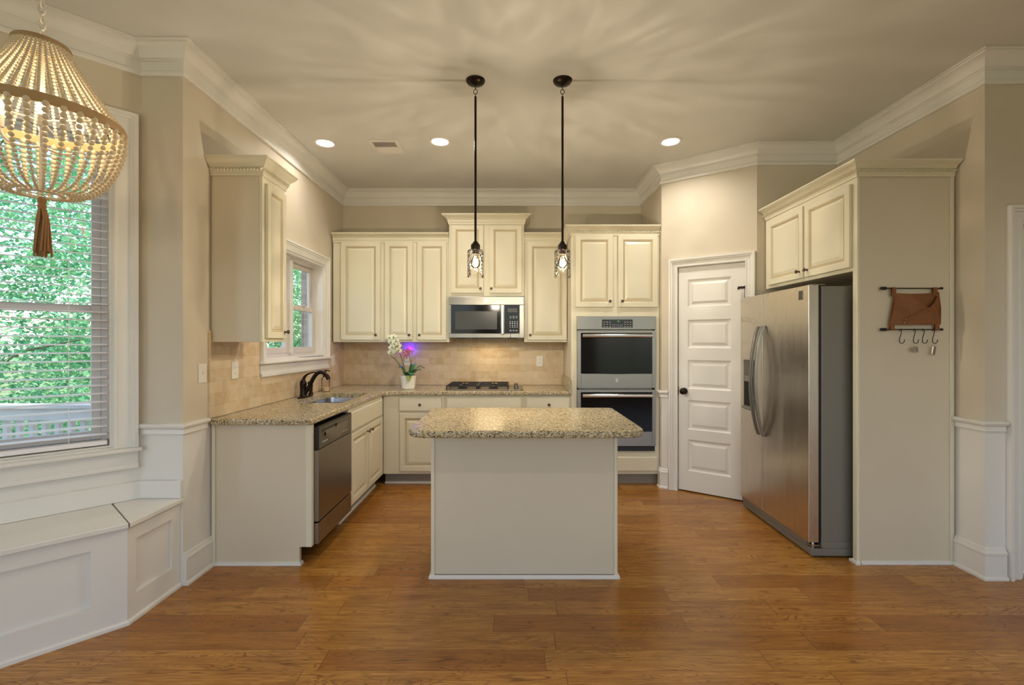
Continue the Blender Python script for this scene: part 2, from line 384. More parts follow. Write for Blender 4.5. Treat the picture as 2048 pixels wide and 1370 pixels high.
# crown moulding
CR = [(0, ZC-.168), (.014, ZC-.168), (.018, ZC-.162), (.018, ZC-.146), (.013, ZC-.138), (.008, ZC-.136), (.008, ZC-.088), (.018, ZC-.084), (.018, ZC-.077), (.027, ZC-.074), (.034, ZC-.058),
      (.050, ZC-.036), (.070, ZC-.022), (.080, ZC-.019), (.080, ZC-.010), (.095, ZC-.008), (.095, ZC-.001), (0, ZC-.001)]
struct(MB().sweep(ROOM, CR, True).build('trim_1', 'trim', smooth=25), 'white crown moulding around the ceiling', 'moulding')
BASE = [(0, 0), (.030, 0), (.030, .012), (.024, .02), (.018, .022), (.018, .140), (.022, .146), (.022, .158), (.014, .166), (.012, .178), (.005, .186), (0, .186)]
RAIL = [(0, .862), (.012, .862), (.015, .868), (.012, .874), (.012, .892), (.018, .897), (.028, .904), (.032, .914), (.028, .922), (.020, .926), (0, .926)]
u = Vector((D[0]-C[0], D[1]-C[1])).normalized()
cd = lambda s: (C[0]+u.x*s, C[1]+u.y*s)
TR = [('baseboard_left', BASE, [(-1.874, 2.597), (-1.874, 2.866)], 'white baseboard on the left wall beside the bench'),
      ('baseboard_right', BASE, [(2.775, 2.872), F_, (2.888, 2.70)], 'white baseboard wrapping the right wall corner'),
      ('baseboard_pantry', BASE, [(1.43, 4.452), C, cd(.066)], 'white baseboard left of the pantry door'),
      ('trim_2', RAIL, [K, L, (-1.874, 2.816)], 'white chair rail at the left wall corner'),
      ('trim_3', RAIL, [(2.775, 2.872), F_, (2.888, 2.70)], 'white chair rail at the right wall corner'),
      ('trim_4', RAIL, [(1.43, 4.452), C, cd(.066)], 'white chair rail left of the pantry door')]
TR[0][2][0] = (-1.874, 2.6215)
for nm, pr, pa, lb in TR: struct(MB().sweep(pa, pr).build(nm, 'trim', smooth=30), lb, 'moulding')
# tile backsplash
BS = MB().box(-1.873, -1.864, 2.84, 3.40, .917, 1.455).box(-1.873, -1.864, 3.40, 4.68, .917, 1.14).box(-1.873, -1.864, 4.68, 5.10, .917, 1.388)
BS.box(-1.875, -1.860, 2.832, 2.84, .917, 1.46)
struct(BS.build('trim_5', 'tile_left'), 'beige travertine backsplash under the sink window', 'backsplash')
struct(MB().box(-1.864, .571, 5.090, 5.099, .917, 1.388).box(-.655, .12, 5.09, 5.099, 1.388, 1.47).build('trim_6', 'tile_back'), 'beige travertine backsplash behind the cooktop', 'backsplash')

# ---------------------------------------------------------------- windows and doors
def casing(parent, x0, x1, z0, z1, w, mat='trim', foot=True):
    pr = [(0, 0), (.010, 0), (.014, .004), (.014, .012), (.010, .016), (.014, w*.5), (.016, w-.036), (.024, w-.034), (.026, w-.022), (.034, w-.018), (.034, w-.002), (0, w)]   # thickness, across
    m = MB()
    zb = z0
    path = [(x0, zb), (x0, z1), (x1, z1), (x1, zb)]; vs = []; k = len(pr)
    dirs = [(-1, 0), (-1, 1), (1, 1), (1, 0)]
    for (px, pz), (dx, dz) in zip(path, dirs): vs += [(px+dx*ac, -th, pz+dz*ac) for th, ac in pr]
    fs = [(i*k+j, (i+1)*k+j, (i+1)*k+(j+1) % k, i*k+(j+1) % k) for i in range(3) for j in range(k)]+[tuple(range(k)), tuple(3*k+j for j in range(k))]
    m.quadfaces(vs, fs); return m.build('casing', mat, parent, smooth=30)
def frame_rect(m, x0, x1, z0, z1, w, y0, y1, mi=0, wb=None):
    wb = wb or w
    m.box(x0, x0+w, y0, y1, z0, z1, mi); m.box(x1-w, x1, y0, y1, z0, z1, mi); m.box(x0+w, x1-w, y0, y1, z1-w, z1, mi); m.box(x0+w, x1-w, y0, y1, z0, z0+wb, mi)
def window(name, P, ang, x0, x1, z0, z1, cols, zm, label, cw, apron):
    r = struct(thing(name, label, 'window', (P[0], P[1], 0), ang)); r['kind'] = 'structure'
    m = MB(); frame_rect(m, x0, x1, z0, z1, .018, .0, .139); m.build('jamb', 'trim', r)
    m = MB()
    frame_rect(m, x0+.018, x1-.018, z0+.018, z1-.018, .03, .075, .135); 
    m.build('frame', 'vinyl', r)
    for a, b in cols:
        up = MB(); frame_rect(up, a, b, zm-.02, z1-.05, .04, .105, .13); u_ = up.build('upper_sash', 'vinyl', r, bevel=.003)
        MB().box(a+.038, b-.038, .116, .120, zm+.018, z1-.088).build('pane', 'glass', u_)
        lo = MB(); frame_rect(lo, a, b, z0+.05, zm+.022, .042, .078, .104, wb=.05); l_ = lo.build('lower_sash', 'vinyl', r, bevel=.003)
        MB().box(a+.04, b-.04, .089, .093, z0+.098, zm-.018).build('pane', 'glass', l_)
        lk = MB().box((a+b)/2-.035, (a+b)/2+.035, .072, .095, zm+.022, zm+.032).box((a+b)/2-.01, (a+b)/2+.03, .066, .078, zm+.028, zm+.04)
        lk.build('sash_lock', 'vinyl', r)
    for (a, b), (c, d) in zip(cols, cols[1:]): MB().box(b, c, .06, .135, z0+.048, z1-.048).build('mullion', 'trim', r)
    casing(r, x0, x1, z0, z1, cw)
    MB().box(x0-cw-.015, x1+cw+.015, -.052, .001, z0-.022, z0-.001).box(x0+.001, x1-.001, .0, .075, z0, z0+.02).build('stool', 'trim', r, bevel=.007)
    ap = MB(); zt = z0-.022
    ap.box(x0-cw, x1+cw, -.018, -.001, zt-apron, zt-.0005).box(x0-cw, x1+cw, -.030, -.001, zt-apron+.004, zt-apron+.03)
    ap.build('apron', 'trim', r, bevel=.005)
    return r
LB = math.dist(J, K)
xw1, xw0 = OPEN['wall_bay'][0][1], OPEN['wall_bay'][0][0]
w1 = window('window_1', J, PI/4, xw0, xw1, .80, 2.565, [(xw0+.048, xw1-.048)], 1.57, 'large double-hung bay window behind the white blind', .105, .10)
w2 = window('window_2', L, PI/2, .87, 1.96, 1.245, 2.155, [(.918, 1.385), (1.445, 1.912)], 1.70, 'white paired double-hung window above the kitchen sink', .085, .10)
# unseen rear windows, added behind the camera for fill light
for j, (a, b, c, d) in enumerate(OPEN['wall_rear']):
    m = MB(); frame_rect(m, a, b, c, d, .05, .0, .1); m.box((a+b)/2-.025, (a+b)/2+.025, .02, .08, c+.05, d-.05)
    struct(m.build('window_%d' % (j+3), 'trim', None, (Hh[0], Hh[1], 0), (0, 0, PI)), 'large rear window number %d added behind the camera for fill light' % (j+1), 'window')
m = MB(); frame_rect(m, 2.5, 3.7, .8, 2.5, .05, .0, .1); m.box(2.55, 3.65, .03, .08, 1.55, 1.60)  # assumed window, added so fill light enters from the left
struct(m.build('window_6', 'trim', None, (I[0], I[1], 0), (0, 0, PI/2)), 'assumed second bay window left of the camera, added for fill light', 'window')
# blind
bl = thing('window_blind', 'white horizontal slat blind lowered over the large bay window', 'blind', (J[0], J[1], 0), PI/4)
bx0, bx1 = xw0+.026, xw1-.026
m = MB(); z = .885
while z < 2.49:
    vs = []
    for yy, dz in ((-.0235, -.0035), (0, .0015), (.0235, .0005)):
        vs += [(bx0, .038+yy, z+dz), (bx1, .038+yy, z+dz)]
    top = [(x, y, zz+.0028) for x, y, zz in vs]
    m.quadfaces(vs+top, [(0, 1, 3, 2), (2, 3, 5, 4), (6, 8, 9, 7), (8, 10, 11, 9), (0, 6, 7, 1), (4, 5, 11, 10), (0, 2, 8, 6), (2, 4, 10, 8), (1, 7, 9, 3), (3, 9, 11, 5)])
    z += .0445
m.build('slats', 'blind', bl)
MB().box(bx0, bx1, .010, .062, .826, .850).build('bottom_rail', 'blind', bl, bevel=.004)
MB().box(bx0, bx1, .008, .066, 2.50, 2.545).build('head_rail', 'blind', bl, bevel=.003)
for q in (.12, .5, .83): 
    xx = bx0+(bx1-bx0)*q
    MB().tube([(xx, .012, .845), (xx, .012, 2.51)], .0011, 6).tube([(xx, .064, .845), (xx, .064, 2.51)], .0011, 6).build('ladder_cord', 'blind', bl)
xx = bx1-.10
MB().tube([(xx, .002, 2.51), (xx, .002, 2.00)], .0012, 6).lathe([(.0, 1.96), (.006, 1.962), (.007, 1.985), (.004, 2.0), (0, 2.001)], (xx, .002, 0), 10).build('lift_cord', 'blind', bl)

def raised_rings(yf, st, mi_glaze):
    return [(0, yf+.0205), (0, yf+.003), (.003, yf), (st-.012, yf), (st-.007, yf+.003), (st, yf+.004), (st+.003, yf+.010), (st+.011, yf+.010), (st+.033, yf+.0025), (st+.037, yf+.0025)], {4: mi_glaze, 6: mi_glaze}
# pantry door
dr = struct(thing('door_1', 'white five-panel pantry door between the oven and the refrigerator', 'door', (C[0], C[1], 0), math.atan2(u.y, u.x))); 
d0, d1, dz1 = .156, .721, 2.084
m = MB(); PZ = [(.196, .487), (.58, .853), (.957, 1.224), (1.335, 1.596), (1.715, 1.970)]
px0, px1 = d0+.082, d1-.112
m.box(d0, d1, .030, .048, .012, dz1); m.box(d0, px0, .015, .030, .012, dz1); m.box(px1, d1, .015, .030, .012, dz1)
zz = [.012]+[v for p in PZ for v in p]+[dz1]
for a, b in zip(zz[::2], zz[1::2]): m.box(px0, px1, .015, .030, a, b)
for a, b in PZ: m.rings(px0, px1, a, b, [(0, .015), (.012, .026), (.02, .0275), (.028, .0275), (.05, .018), (.054, .018)])
m.build('door_leaf', 'door', dr)
kn = MB().lathe([(.0, .0), (.030, -.0005), (.031, -.006), (.014, -.012), (.012, -.03), (.024, -.04), (.030, -.054), (.024, -.066), (.0, -.07)], (0, 0, 0), 24, 'y').build('door_knob', 'bronze', dr, (d0+.052, .0145, .935), smooth=40)
MB().box(d0-.006, d0+.002, .012, .04, .90, .97).build('latch_plate', 'bronze', dr)
m = MB()
for a, b in ((.1525, d0-.003), (d1+.003, .7245)): m.box(a, b, .0, TH, 0, 2.0895)
m.box(.1525, .7245, .0, TH, dz1+.003, 2.0895); m.box(d0-.003, d0+.01, .05, .07, 0, 2.084); m.box(d1-.01, d1+.003, .05, .07, 0, 2.084)
m.build('jamb', 'door', dr)
casing(dr, .153, .724, 0, 2.09, .078, 'door')
hg = MB().box(d1-.002, d1+.012, -.008, .014, 1.76, 1.88).build('hinge', 'bronze', dr)
MB().box(d1-.055, d1+.004, -.016, -.008, 1.852, 1.872).box(d1-.055, d1-.045, -.03, -.008, 1.845, 1.858).build('hinge_stop', 'bronze', hg)
MB().box(.1, .8, .13, .138, 0, 2.1).build('closet_shadow_board', 'shadow', dr)  # unseen board added to stop light leaking under the door
# right doorway
d2 = struct(thing('door_2', 'white panelled door in white casing at the right edge', 'door', (F_[0], F_[1], 0), 0))
casing(d2, .205, 1.02, 0, 2.10, .085)
m = MB().box(.206, .225, .0, TH, 0, 2.10).box(1.0, 1.019, .0, TH, 0, 2.10).box(.225, 1.0, .0, TH, 2.081, 2.10).build('jamb', 'trim', d2)
m = MB().box(.228, .998, .06, .10, .012, 2.078)
for a, b in PZ: m.rings(.228+.11, .998-.11, a, b, [(0, .0605), (.004, .052), (.03, .058), (.05, .05), (.054, .05)])
m.build('door_leaf', 'door', d2)

# ---------------------------------------------------------------- cabinets
def knob(parent, x, y, z):
    return MB().lathe([(0, 0), (.008, -.0003), (.0075, -.003), (.005, -.006), (.005, -.014), (.011, -.019), (.0145, -.024), (.012, -.029), (.0, -.031)], (0, 0, 0), 16, 'y').build('knob', 'knob', parent, (x, y, z), smooth=40)
def door(parent, x0, x1, z0, z1, kn=None, st=.055, name='door'):
    st_, gl = raised_rings(-.022, st, 1)
    o = MB().rings(x0, x1, z0, z1, st_, 0, gl).build(name, ['cab', 'glaze'], parent)
    if kn: knob(o, kn[0], -.022, kn[1])
    return o
def drawer(parent, x0, x1, z0, z1, kn=None, name='drawer'):
    yf = -.022
    o = MB().rings(x0, x1, z0, z1, [(0, yf+.0205), (0, yf+.006), (.004, yf+.002), (.010, yf), (.012, yf)], 0).build(name, ['cab', 'glaze'], parent)
    if kn: knob(o, kn[0], yf, kn[1])
    return o
def crown(parent, path, zt, rope=False, h=.092, p=.062, name='crown_moulding'):
    pr = [(0, zt), (.008, zt), (.008, zt+.014), (.012, zt+.018), (.012, zt+.024), (.016, zt+.027), (.016, zt+.047), (.022, zt+.050), (.026, zt+.058), (.040, zt+.070), (p-.006, zt+h-.016), (p-.006, zt+h-.012), (p, zt+h-.010), (p, zt+h), (0, zt+h)]
    o = MB().sweep(path, pr).build(name, 'cab', parent, smooth=28)
    if rope:
        m = MB(); P = [Vector((*q, 0)) for q in path]
        for a, b in zip(P, P[1:]):
            d = (b-a).normalized(); nn = Vector((d.y, -d.x, 0)); ln = (b-a).length+.03; k = int(ln/.0195)
            for i in range(k):
                c = a-d*.015+d*(i+.5)*ln/k+nn*.0175; zz = zt+.037; sx, sh = .0068, .006
                pts = []
                for zo, sl in ((-.0095, -sh), (.0095, sh)):
                    for q in (-sx, sx): pts.append(c+d*(q+sl)+Vector((0, 0, zz+zo)))
                fr = c+nn*.012+Vector((0, 0, zz))
                vs = [tuple(v) for v in pts]+[tuple(fr-d*.0022-Vector((0, 0, .004))), tuple(fr+d*.0022+Vector((0, 0, .004)))]
                m.quadfaces(vs, [(0, 1, 4), (1, 3, 5, 4), (3, 2, 5), (2, 0, 4, 5)])
        m.build('rope_moulding', 'cab', o, smooth=60)
    return o
def upper(label, loc, rot, w, d, z0, z1, doors, path=None, rope=False, side=True, h=.092, p=.062, name='wall_cabinet', group=None):
    r = thing(name, label, 'cabinet', (loc[0], loc[1], 0), rot, group)
    MB().box(0, w, .02, d, z0, z1).build('carcass', 'cabside', r, bevel=.002)
    MB().box(0, w, 0, .0198, z0, z1).build('face_frame', 'cab', r, bevel=.002)
    for dd in doors: door(r, *dd)
    if path: crown(r, path, z1-.012, rope, h, p)
    return r
def basecab(label, loc, rot, w, d, items, toe=True, z1=.874, name='base_cabinet'):
    r = thing(name, label, 'cabinet', (loc[0], loc[1], 0), rot)
    m = MB().box(0, .016, .02, d, .112, z1).box(w-.016, w, .02, d, .112, z1).box(.016, w-.016, .02, d, .112, .128).box(.016, w-.016, d-.008, d, .128, z1)
    m.build('carcass', 'cabside', r)
    MB().box(0, w, 0, .0198, .112, z1).build('face_frame', 'cab', r, bevel=.0015)
    if toe:
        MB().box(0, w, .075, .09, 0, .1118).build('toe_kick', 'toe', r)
        MB().sweep([(0, .075), (w, .075)], [(0, 0), (.014, 0), (.012, .012), (0, .018)]).build('shoe_moulding', 'trim', r)
    for it in items:
        (drawer if it[0] == 'drawer' else door)(r, *it[1:5], **({'kn': it[5]} if len(it) > 5 else {}))
    return r
ZT = 2.434
YF = 4.461           # face plane of the rear base run
XF = -1.250          # face plane of the left base run
# left wall cabinet
upper('tall narrow cream wall cabinet with rope crown, left of the sink window', (-1.553, 2.862), PI/2, .285, .318, 1.389, ZT, [(.028, .262, 1.412, ZT-.05, (.236, 1.457), .05)],
      [(0, .318), (0, 0), (.285, 0), (.285, .318)], True, h=.106)
# rear wall cabinets
YU = 4.770
upper('wide cream wall cabinet with three doors, above the orchid', (-1.855, YU), 0, 1.205, .327, 1.39, ZT,
      [(.086, .493, 1.412, ZT-.008, (.453, 1.463)), (.539, .825, 1.412, ZT-.008, (.797, 1.463)), (.873, 1.178, 1.412, ZT-.008, (.903, 1.463))], [(0, 0), (1.203, 0)])
upper('tall cream wall cabinet with two doors, directly above the microwave', (-.648, 4.740), 0, .772, .357, 1.862, 2.612,
      [(.022, .355, 1.893, 2.592, (.326, 1.937)), (.413, .748, 1.893, 2.592, (.437, 1.937))], [(0, .357), (0, 0), (.772, 0), (.772, .357)], h=.10, p=.07)
upper('single-door cream wall cabinet between the microwave and the oven tower', (.126, YU), 0, .445, .327, 1.39, ZT,
      [(.035, .440, 1.412, ZT-.008, (.062, 1.463))], [(0, 0), (.445, 0)])
# oven tower
ov = thing('oven_cabinet', 'tall cream oven tower with rope crown, at the right end of the rear run', 'cabinet', (.574, YF, 0), 0)
w = .852; OX0, OX1, OZ0, OZ1 = .054, .812, .335, 1.640
m = MB().box(0, .018, .02, .635, .112, ZT).box(w-.018, w, .02, .635, .112, ZT).box(.018, w-.018, .625, .635, .112, ZT).box(.018, w-.018, .02, .625, OZ1+.02, ZT).box(.018, w-.018, .02, .625, .112, OZ0-.02)
m.build('carcass', 'cabside', ov)
m = MB().box(0, OX0, 0, .0198, .112, ZT).box(OX1, w, 0, .0198, .112, ZT).box(OX0, OX1, 0, .0198, OZ1, ZT).box(OX0, OX1, 0, .0198, .112, OZ0); m.build('face_frame', 'cab', ov)
door(ov, .040, .402, 1.728, 2.425, (.368, 1.783)); door(ov, .452, .834, 1.728, 2.425, (.487, 1.783))
drawer(ov, .04, .83, .142, .282)
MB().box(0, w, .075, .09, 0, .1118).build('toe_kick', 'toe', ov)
crown(ov, [(0, .635), (0, 0), (w, 0)], ZT-.012, True)
# base cabinets
basecab('cream sink base cabinet with two doors, next to the dishwasher', (XF, 3.506), PI/2, .934, .60,
        [('drawer', .012, .872, .700, .850), ('door', .012, .428, .135, .680, (.392, .635)), ('door', .448, .868, .135, .680, (.484, .635))])
basecab('cream base cabinet with one drawer over a door, below the orchid', (XF+.001, YF), 0, .594, .62, [('drawer', .158, .568, .722, .852, (.362, .787)), ('door', .165, .565, .142, .700)])
basecab('wide cream base cabinet with a false drawer front, below the cooktop', (-.654, YF), 0, .772, .62, [('drawer', .022, .748, .722, .852), ('door', .022, .375, .142, .700, (.345, .66)), ('door', .395, .748, .142, .700, (.425, .66))])
basecab('narrow cream base cabinet between the cooktop and the oven tower', (.119, YF), 0, .452, .62, [('drawer', .022, .437, .722, .852, (.237, .787)), ('door', .022, .437, .142, .700, (.062, .66))])
# end panel of the left run
ep = thing('end_panel', 'large cream panel with toe notch closing the near end of the left counter', 'cabinet panel', (0, 0, 0))
m = MB(); m.quadfaces([(x, y, z) for y in (2.868, 2.893) for x, z in ((-1.858, 0), (-1.325, 0), (-1.325, .112), (-1.25, .112), (-1.25, .874), (-1.858, .874))],
    [(0, 1, 2, 3, 4, 5), (11, 10, 9, 8, 7, 6)]+[(i, (i+1) % 6, 6+(i+1) % 6, 6+i) for i in range(6)]); m.build('panel', 'cabside', ep)
MB().box(-1.286, -1.247, 2.862, 2.896, .112, .8738).build('corner_stile', 'cab', ep, bevel=.003)
MB().box(-1.866, -1.845, 2.855, 2.868, .0, .8738).build('scribe_strip', 'cab', ep, bevel=.003)
MB().sweep([(-1.845, 2.868), (-1.325, 2.868), (-1.325, 2.895)], [(0, 0), (.014, 0), (.012, .014), (0, .019)]).build('shoe_moulding', 'trim', ep)

# ---------------------------------------------------------------- dishwasher
dw = thing('dishwasher', 'stainless dishwasher with dark control strip under the left counter', 'dishwasher', (XF, 2.899, 0), PI/2)
w = .601
MB().box(.004, w-.004, .035, .57, .10, .868).build('tub', 'shadow', dw)
MB().box(.0, w, -.030, .034, .255, .706).build('door', 'steel', dw, bevel=.004)
MB().box(.002, w-.002, -.028, .034, .112, .245).build('lower_panel', 'steel', dw, bevel=.004)
cp = MB().box(.0, w, -.028, .034, .708, .855).build('control_panel', 'dark', dw, bevel=.003)
m = MB(); m.box(.008, w-.008, -.031, -.0285, .712, .846); m.build('fascia', 'steeld', cp)
# curved pocket handle, latch slot and key marks
m = MB()
vs = []; k = 12
for i in range(k+1):
    t = i/k; x = .10+.40*t; vs += [(x, -.0315, .812-.0*t), (x, -.0385, .79-.030*math.sin(PI*t)), (x, -.0315, .775-.052*math.sin(PI*t))]
m.quadfaces(vs, [(i*3+j, (i+1)*3+j, (i+1)*3+j+1, i*3+j+1) for i in range(k) for j in range(2)])
m.build('handle', 'steel', cp, smooth=60)
MB().box(.05, .30, -.0335, -.031, .815, .826).box(.27, .30, -.0335, -.031, .806, .826).build('latch_slot', 'dark', cp)
m = MB()
for i in range(5): m.box(.06+.018*i, .07+.018*i, -.0325, -.031, .742, .750)
for i in range(6): m.box(.40+.02*i, .412+.02*i, -.0325, -.031, .742, .748)
m.build('key_markings', 'key', cp)

# ---------------------------------------------------------------- countertops
def apply_mods(o):
    dg = bpy.context.evaluated_depsgraph_get(); me = bpy.data.meshes.new_from_object(o.evaluated_get(dg)); o.modifiers.clear(); o.data = me
def rounded(poly, rad):
    out = []; n_ = len(poly)
    for i, p in enumerate(poly):
        r = rad.get(i, 0)
        if not r: out.append(p); continue
        a, b, c = Vector(poly[i-1]), Vector(p), Vector(poly[(i+1) % n_]); d1, d2 = (a-b).normalized(), (c-b).normalized()
        p1, p2 = b+d1*r, b+d2*r; cen = b+(d1+d2)*r
        for q in range(7):
            t = q/6; a0 = math.atan2(p1.y-cen.y, p1.x-cen.x); a1 = math.atan2(p2.y-cen.y, p2.x-cen.x)
            if a1-a0 > PI: a1 -= 2*PI
            if a0-a1 > PI: a1 += 2*PI
            an = a0+(a1-a0)*t; out.append((cen.x+r*math.cos(an), cen.y+r*math.sin(an)))
    return out
XE, YE = -1.232, 4.425
SX0, SX1, SY0, SY1 = -1.705, -1.325, 3.585, 4.275
poly = rounded([(-1.863, 2.828), (XE, 2.828), (XE, YE), (.572, YE), (.572, 5.089), (-1.863, 5.089)], {1: .02, 2: .05})
ct = thing('countertop', 'L-shaped speckled granite countertop along the left and rear walls', 'countertop', (0, 0, 0))
slab = MB().prism(poly, .8755, .915).build('slab', 'granite', ct, bevel=.011, seg=3)
cut = MB().prism(rounded([(SX0, SY0), (SX1, SY0), (SX1, SY1), (SX0, SY1)], {i: .05 for i in range(4)}), .8, 1.0).build('cutter', 'granite')
bo = slab.modifiers.new('b', 'BOOLEAN'); bo.operation = 'DIFFERENCE'; bo.object = cut; bo.solver = 'EXACT'
bpy.context.view_layer.update(); apply_mods(slab); bpy.data.objects.remove(cut)
MB().prism([(.553, YE+.005), (.572, YE+.005), (.572, 5.088), (.553, 5.088)], .9155, 1.03).build('side_splash', 'granite', ct, bevel=.004)
# sink
sk = thing('kitchen_sink', 'undermount stainless double-bowl sink in the left countertop', 'sink', (0, 0, .6))
m = MB(); zt = .8745-.6
ym = (SY0+SY1)/2
for a, b in ((SY0-.004, ym-.012), (ym+.012, SY1+.004)):
    lo = [(SX0-.004, a), (SX1+.004, a), (SX1+.004, b), (SX0-.004, b)]
    loops = [(rounded(lo, {i: .06 for i in range(4)}), zt)]
    for ins, zz in ((.004, zt-.02), (.012, .09), (.03, .065), (.06, .06)):
        q = [(lo[0][0]+ins, lo[0][1]+ins), (lo[1][0]-ins, lo[1][1]+ins), (lo[2][0]-ins, lo[2][1]-ins), (lo[3][0]+ins, lo[3][1]-ins)]; loops.append((rounded(q, {i: .05 for i in range(4)}), zz))
    kk = len(loops[0][0]); vs = [(x, y, z) for lp, z in loops for x, y in lp]
    fs = [(i*kk+j, i*kk+(j+1) % kk, (i+1)*kk+(j+1) % kk, (i+1)*kk+j) for i in range(len(loops)-1) for j in range(kk)]+[tuple((len(loops)-1)*kk+j for j in range(kk))]
    m.quadfaces(vs, fs)
m.box(SX0+.03, SX1-.03, ym-.0125, ym+.0125, zt-.03, zt-.012)
m.build('bowls', 'sinksteel', sk, smooth=40)
for yy in ((SY0+ym)/2, (SY1+ym)/2): MB().lathe([(.0, .062), (.045, .062), (.045, .066), (.03, .064), (0, .063)], (-1.52, yy, 0), 20).build('drain', 'chrome', sk, smooth=40)
# faucet
fc = thing('faucet', 'oil-rubbed bronze kitchen faucet with curved spout behind the sink', 'faucet', (-1.786, 3.935, .915))
MB().lathe([(0, 0), (.034, 0), (.034, .006), (.028, .010), (0, .010)], (0, .04, 0), 24, sx=.95, sy=4.0).build('base_plate', 'bronze', fc, smooth=40)
MB().lathe([(.030, .0105), (.027, .02), (.025, .06), (.026, .10), (.029, .115), (.027, .13), (.018, .15), (.0, .158)], (0, 0, 0), 24).build('body', 'bronze', fc, smooth=50)
def bez(p, k=16):
    p = [Vector(q) for q in p]; out = []
    for i in range(k+1):
        t = i/k; q = p[:]
        while len(q) > 1: q = [a.lerp(b, t) for a, b in zip(q, q[1:])]
        out.append(tuple(q[0]))
    return out
MB().tube(bez([(.0, 0, .135), (.0, .01, .19), (.03, .02, .21), (.09, .05, .215)], 12), [.020, .019, .018, .017, .015, .013, .011, .010, .009, .008, .0075, .007, .006], 12, flat=.7).build('handle', 'bronze', fc, smooth=60)
MB().tube(bez([(.012, 0, .03), (.10, 0, .15), (.08, 0, .235), (.16, 0, .25), (.205, 0, .20), (.218, 0, .155)], 20), [.017]*8+[.0165]*5+[.0155]*4+[.017, .018, .018, .017], 14).build('spout', 'bronze', fc, smooth=60)
MB().lathe([(.022, .0105), (.020, .02), (.0145, .03), (.015, .075), (.018, .085), (.017, .10), (.0, .106)], (0, .15, 0), 18).tube(bez([(0, .15, .09), (-.0, .15, .11), (-.012, .13, .115)], 6), .014, 10).build('side_sprayer', 'bronze', fc, smooth=50)
# soap dispenser
sd = thing('soap_dispenser', 'clear glass soap jar with black pump behind the faucet', 'soap dispenser', (-1.79, 4.42, .915))
MB().lathe([(0, .001), (.036, .001), (.038, .006), (.038, .125), (.030, .138), (.024, .142), (.024, .15)], (0, 0, 0), 24, cap=False).build('jar', 'jar', sd, smooth=40)
MB().lathe([(0, .004), (.0345, .004), (.0345, .045), (0, .045)], (0, 0, 0), 24).build('soap', 'soap', sd, smooth=40)
MB().lathe([(.027, .143), (.027, .158), (.008, .160), (.006, .195), (.011, .196), (.011, .207), (0, .208)], (0, 0, 0), 16).tube([(0, 0, .201), (.03, -.005, .2), (.042, -.007, .194)], .005, 8).build('pump', 'dark', sd, smooth=40)

# ---------------------------------------------------------------- island
isl = thing('kitchen_island', 'freestanding cream island base under the granite slab', 'island', (0, 0, 0))
MB().box(-.468, .612, 2.712, 3.285, .02, .874).build('body', 'cabside', isl)
for a, b in ((-.477, -.455), (.600, .621)): MB().box(a, b, 2.702, 2.724, .0, .8735).build('corner_post', 'cab', isl, bevel=.004)
MB().sweep([(-.477, 3.28), (-.477, 2.705), (.621, 2.705), (.621, 3.28)], [(0, 0), (.012, 0), (.011, .014), (.004, .020), (0, .020)]).build('shoe_moulding', 'trim', isl)
for j in range(2): 
    o = door(isl, -.44+.53*j, .06+.53*j, .14, .85); o.location = (0, 3.2852, 0); o.rotation_euler = (0, 0, PI); o.location.x = .144
it = MB().prism(rounded([(-.572, 2.448), (.724, 2.448), (.724, 3.335), (-.572, 3.335)], {0: .11, 1: .11, 2: .035, 3: .035}), .8745, .915).build('island_countertop', 'granite', bevel=.013, seg=3)
tag(it, 'speckled granite slab with rounded corners on the island', 'countertop')

# ---------------------------------------------------------------- cooktop
ck = thing('gas_cooktop', 'stainless gas cooktop with black grates on the rear counter', 'cooktop', (-.272, 4.765, .915))
MB().prism(rounded([(-.385, -.255), (.385, -.255), (.385, .255), (-.385, .255)], {i: .025 for i in range(4)}), .0003, .010).build('tray', 'steel', ck, bevel=.004)
for bx in (-.225, .085):
    for by in (-.125, .125):
        b = MB().lathe([(0, .0102), (.052, .0102), (.050, .018), (.036, .020), (.036, .026), (.030, .030), (0, .031)], (bx, by, 0), 22).build('burner', 'iron', ck, smooth=40)
for gx in (-.225, .085):
    m = MB(); hw, hd, z0, z1 = .148, .225, .036, .046
    for y in (-hd, hd): m.box(gx-hw, gx+hw, y-.006, y+.006, z0, z1)
    for x in (-hw, hw): m.box(gx+x-.006, gx+x+.006, -hd+.006, hd-.006, z0, z1)
    m.box(gx-hw+.006, gx+hw-.006, -.005, .005, z0, z1)
    for by in (-.125, .125):
        m.box(gx-hw+.006, gx-.03, by-.004, by+.004, z0, z1+.003); m.box(gx+.03, gx+hw-.006, by-.004, by+.004, z0, z1+.003)
        m.box(gx-.004, gx+.004, by+.03, by+.09, z0, z1+.003); m.box(gx-.004, gx+.004, by-.09, by-.03, z0, z1+.003)
    for x in (-hw, hw):
        for y in (-hd, hd, 0): m.box(gx+x-.006, gx+x+.006, y-.006, y+.006, .0103, z0)
    m.build('grate', 'iron', ck, bevel=.002)
for i in range(4): MB().lathe([(0, .0102), (.021, .0102), (.021, .014), (.018, .034), (.012, .036), (0, .036)], (.315, -.15+.1*i, 0), 18).box(.311, .319, -.168+.1*i, -.132+.1*i, .034, .040).build('control_knob', 'steeld', ck, smooth=40)

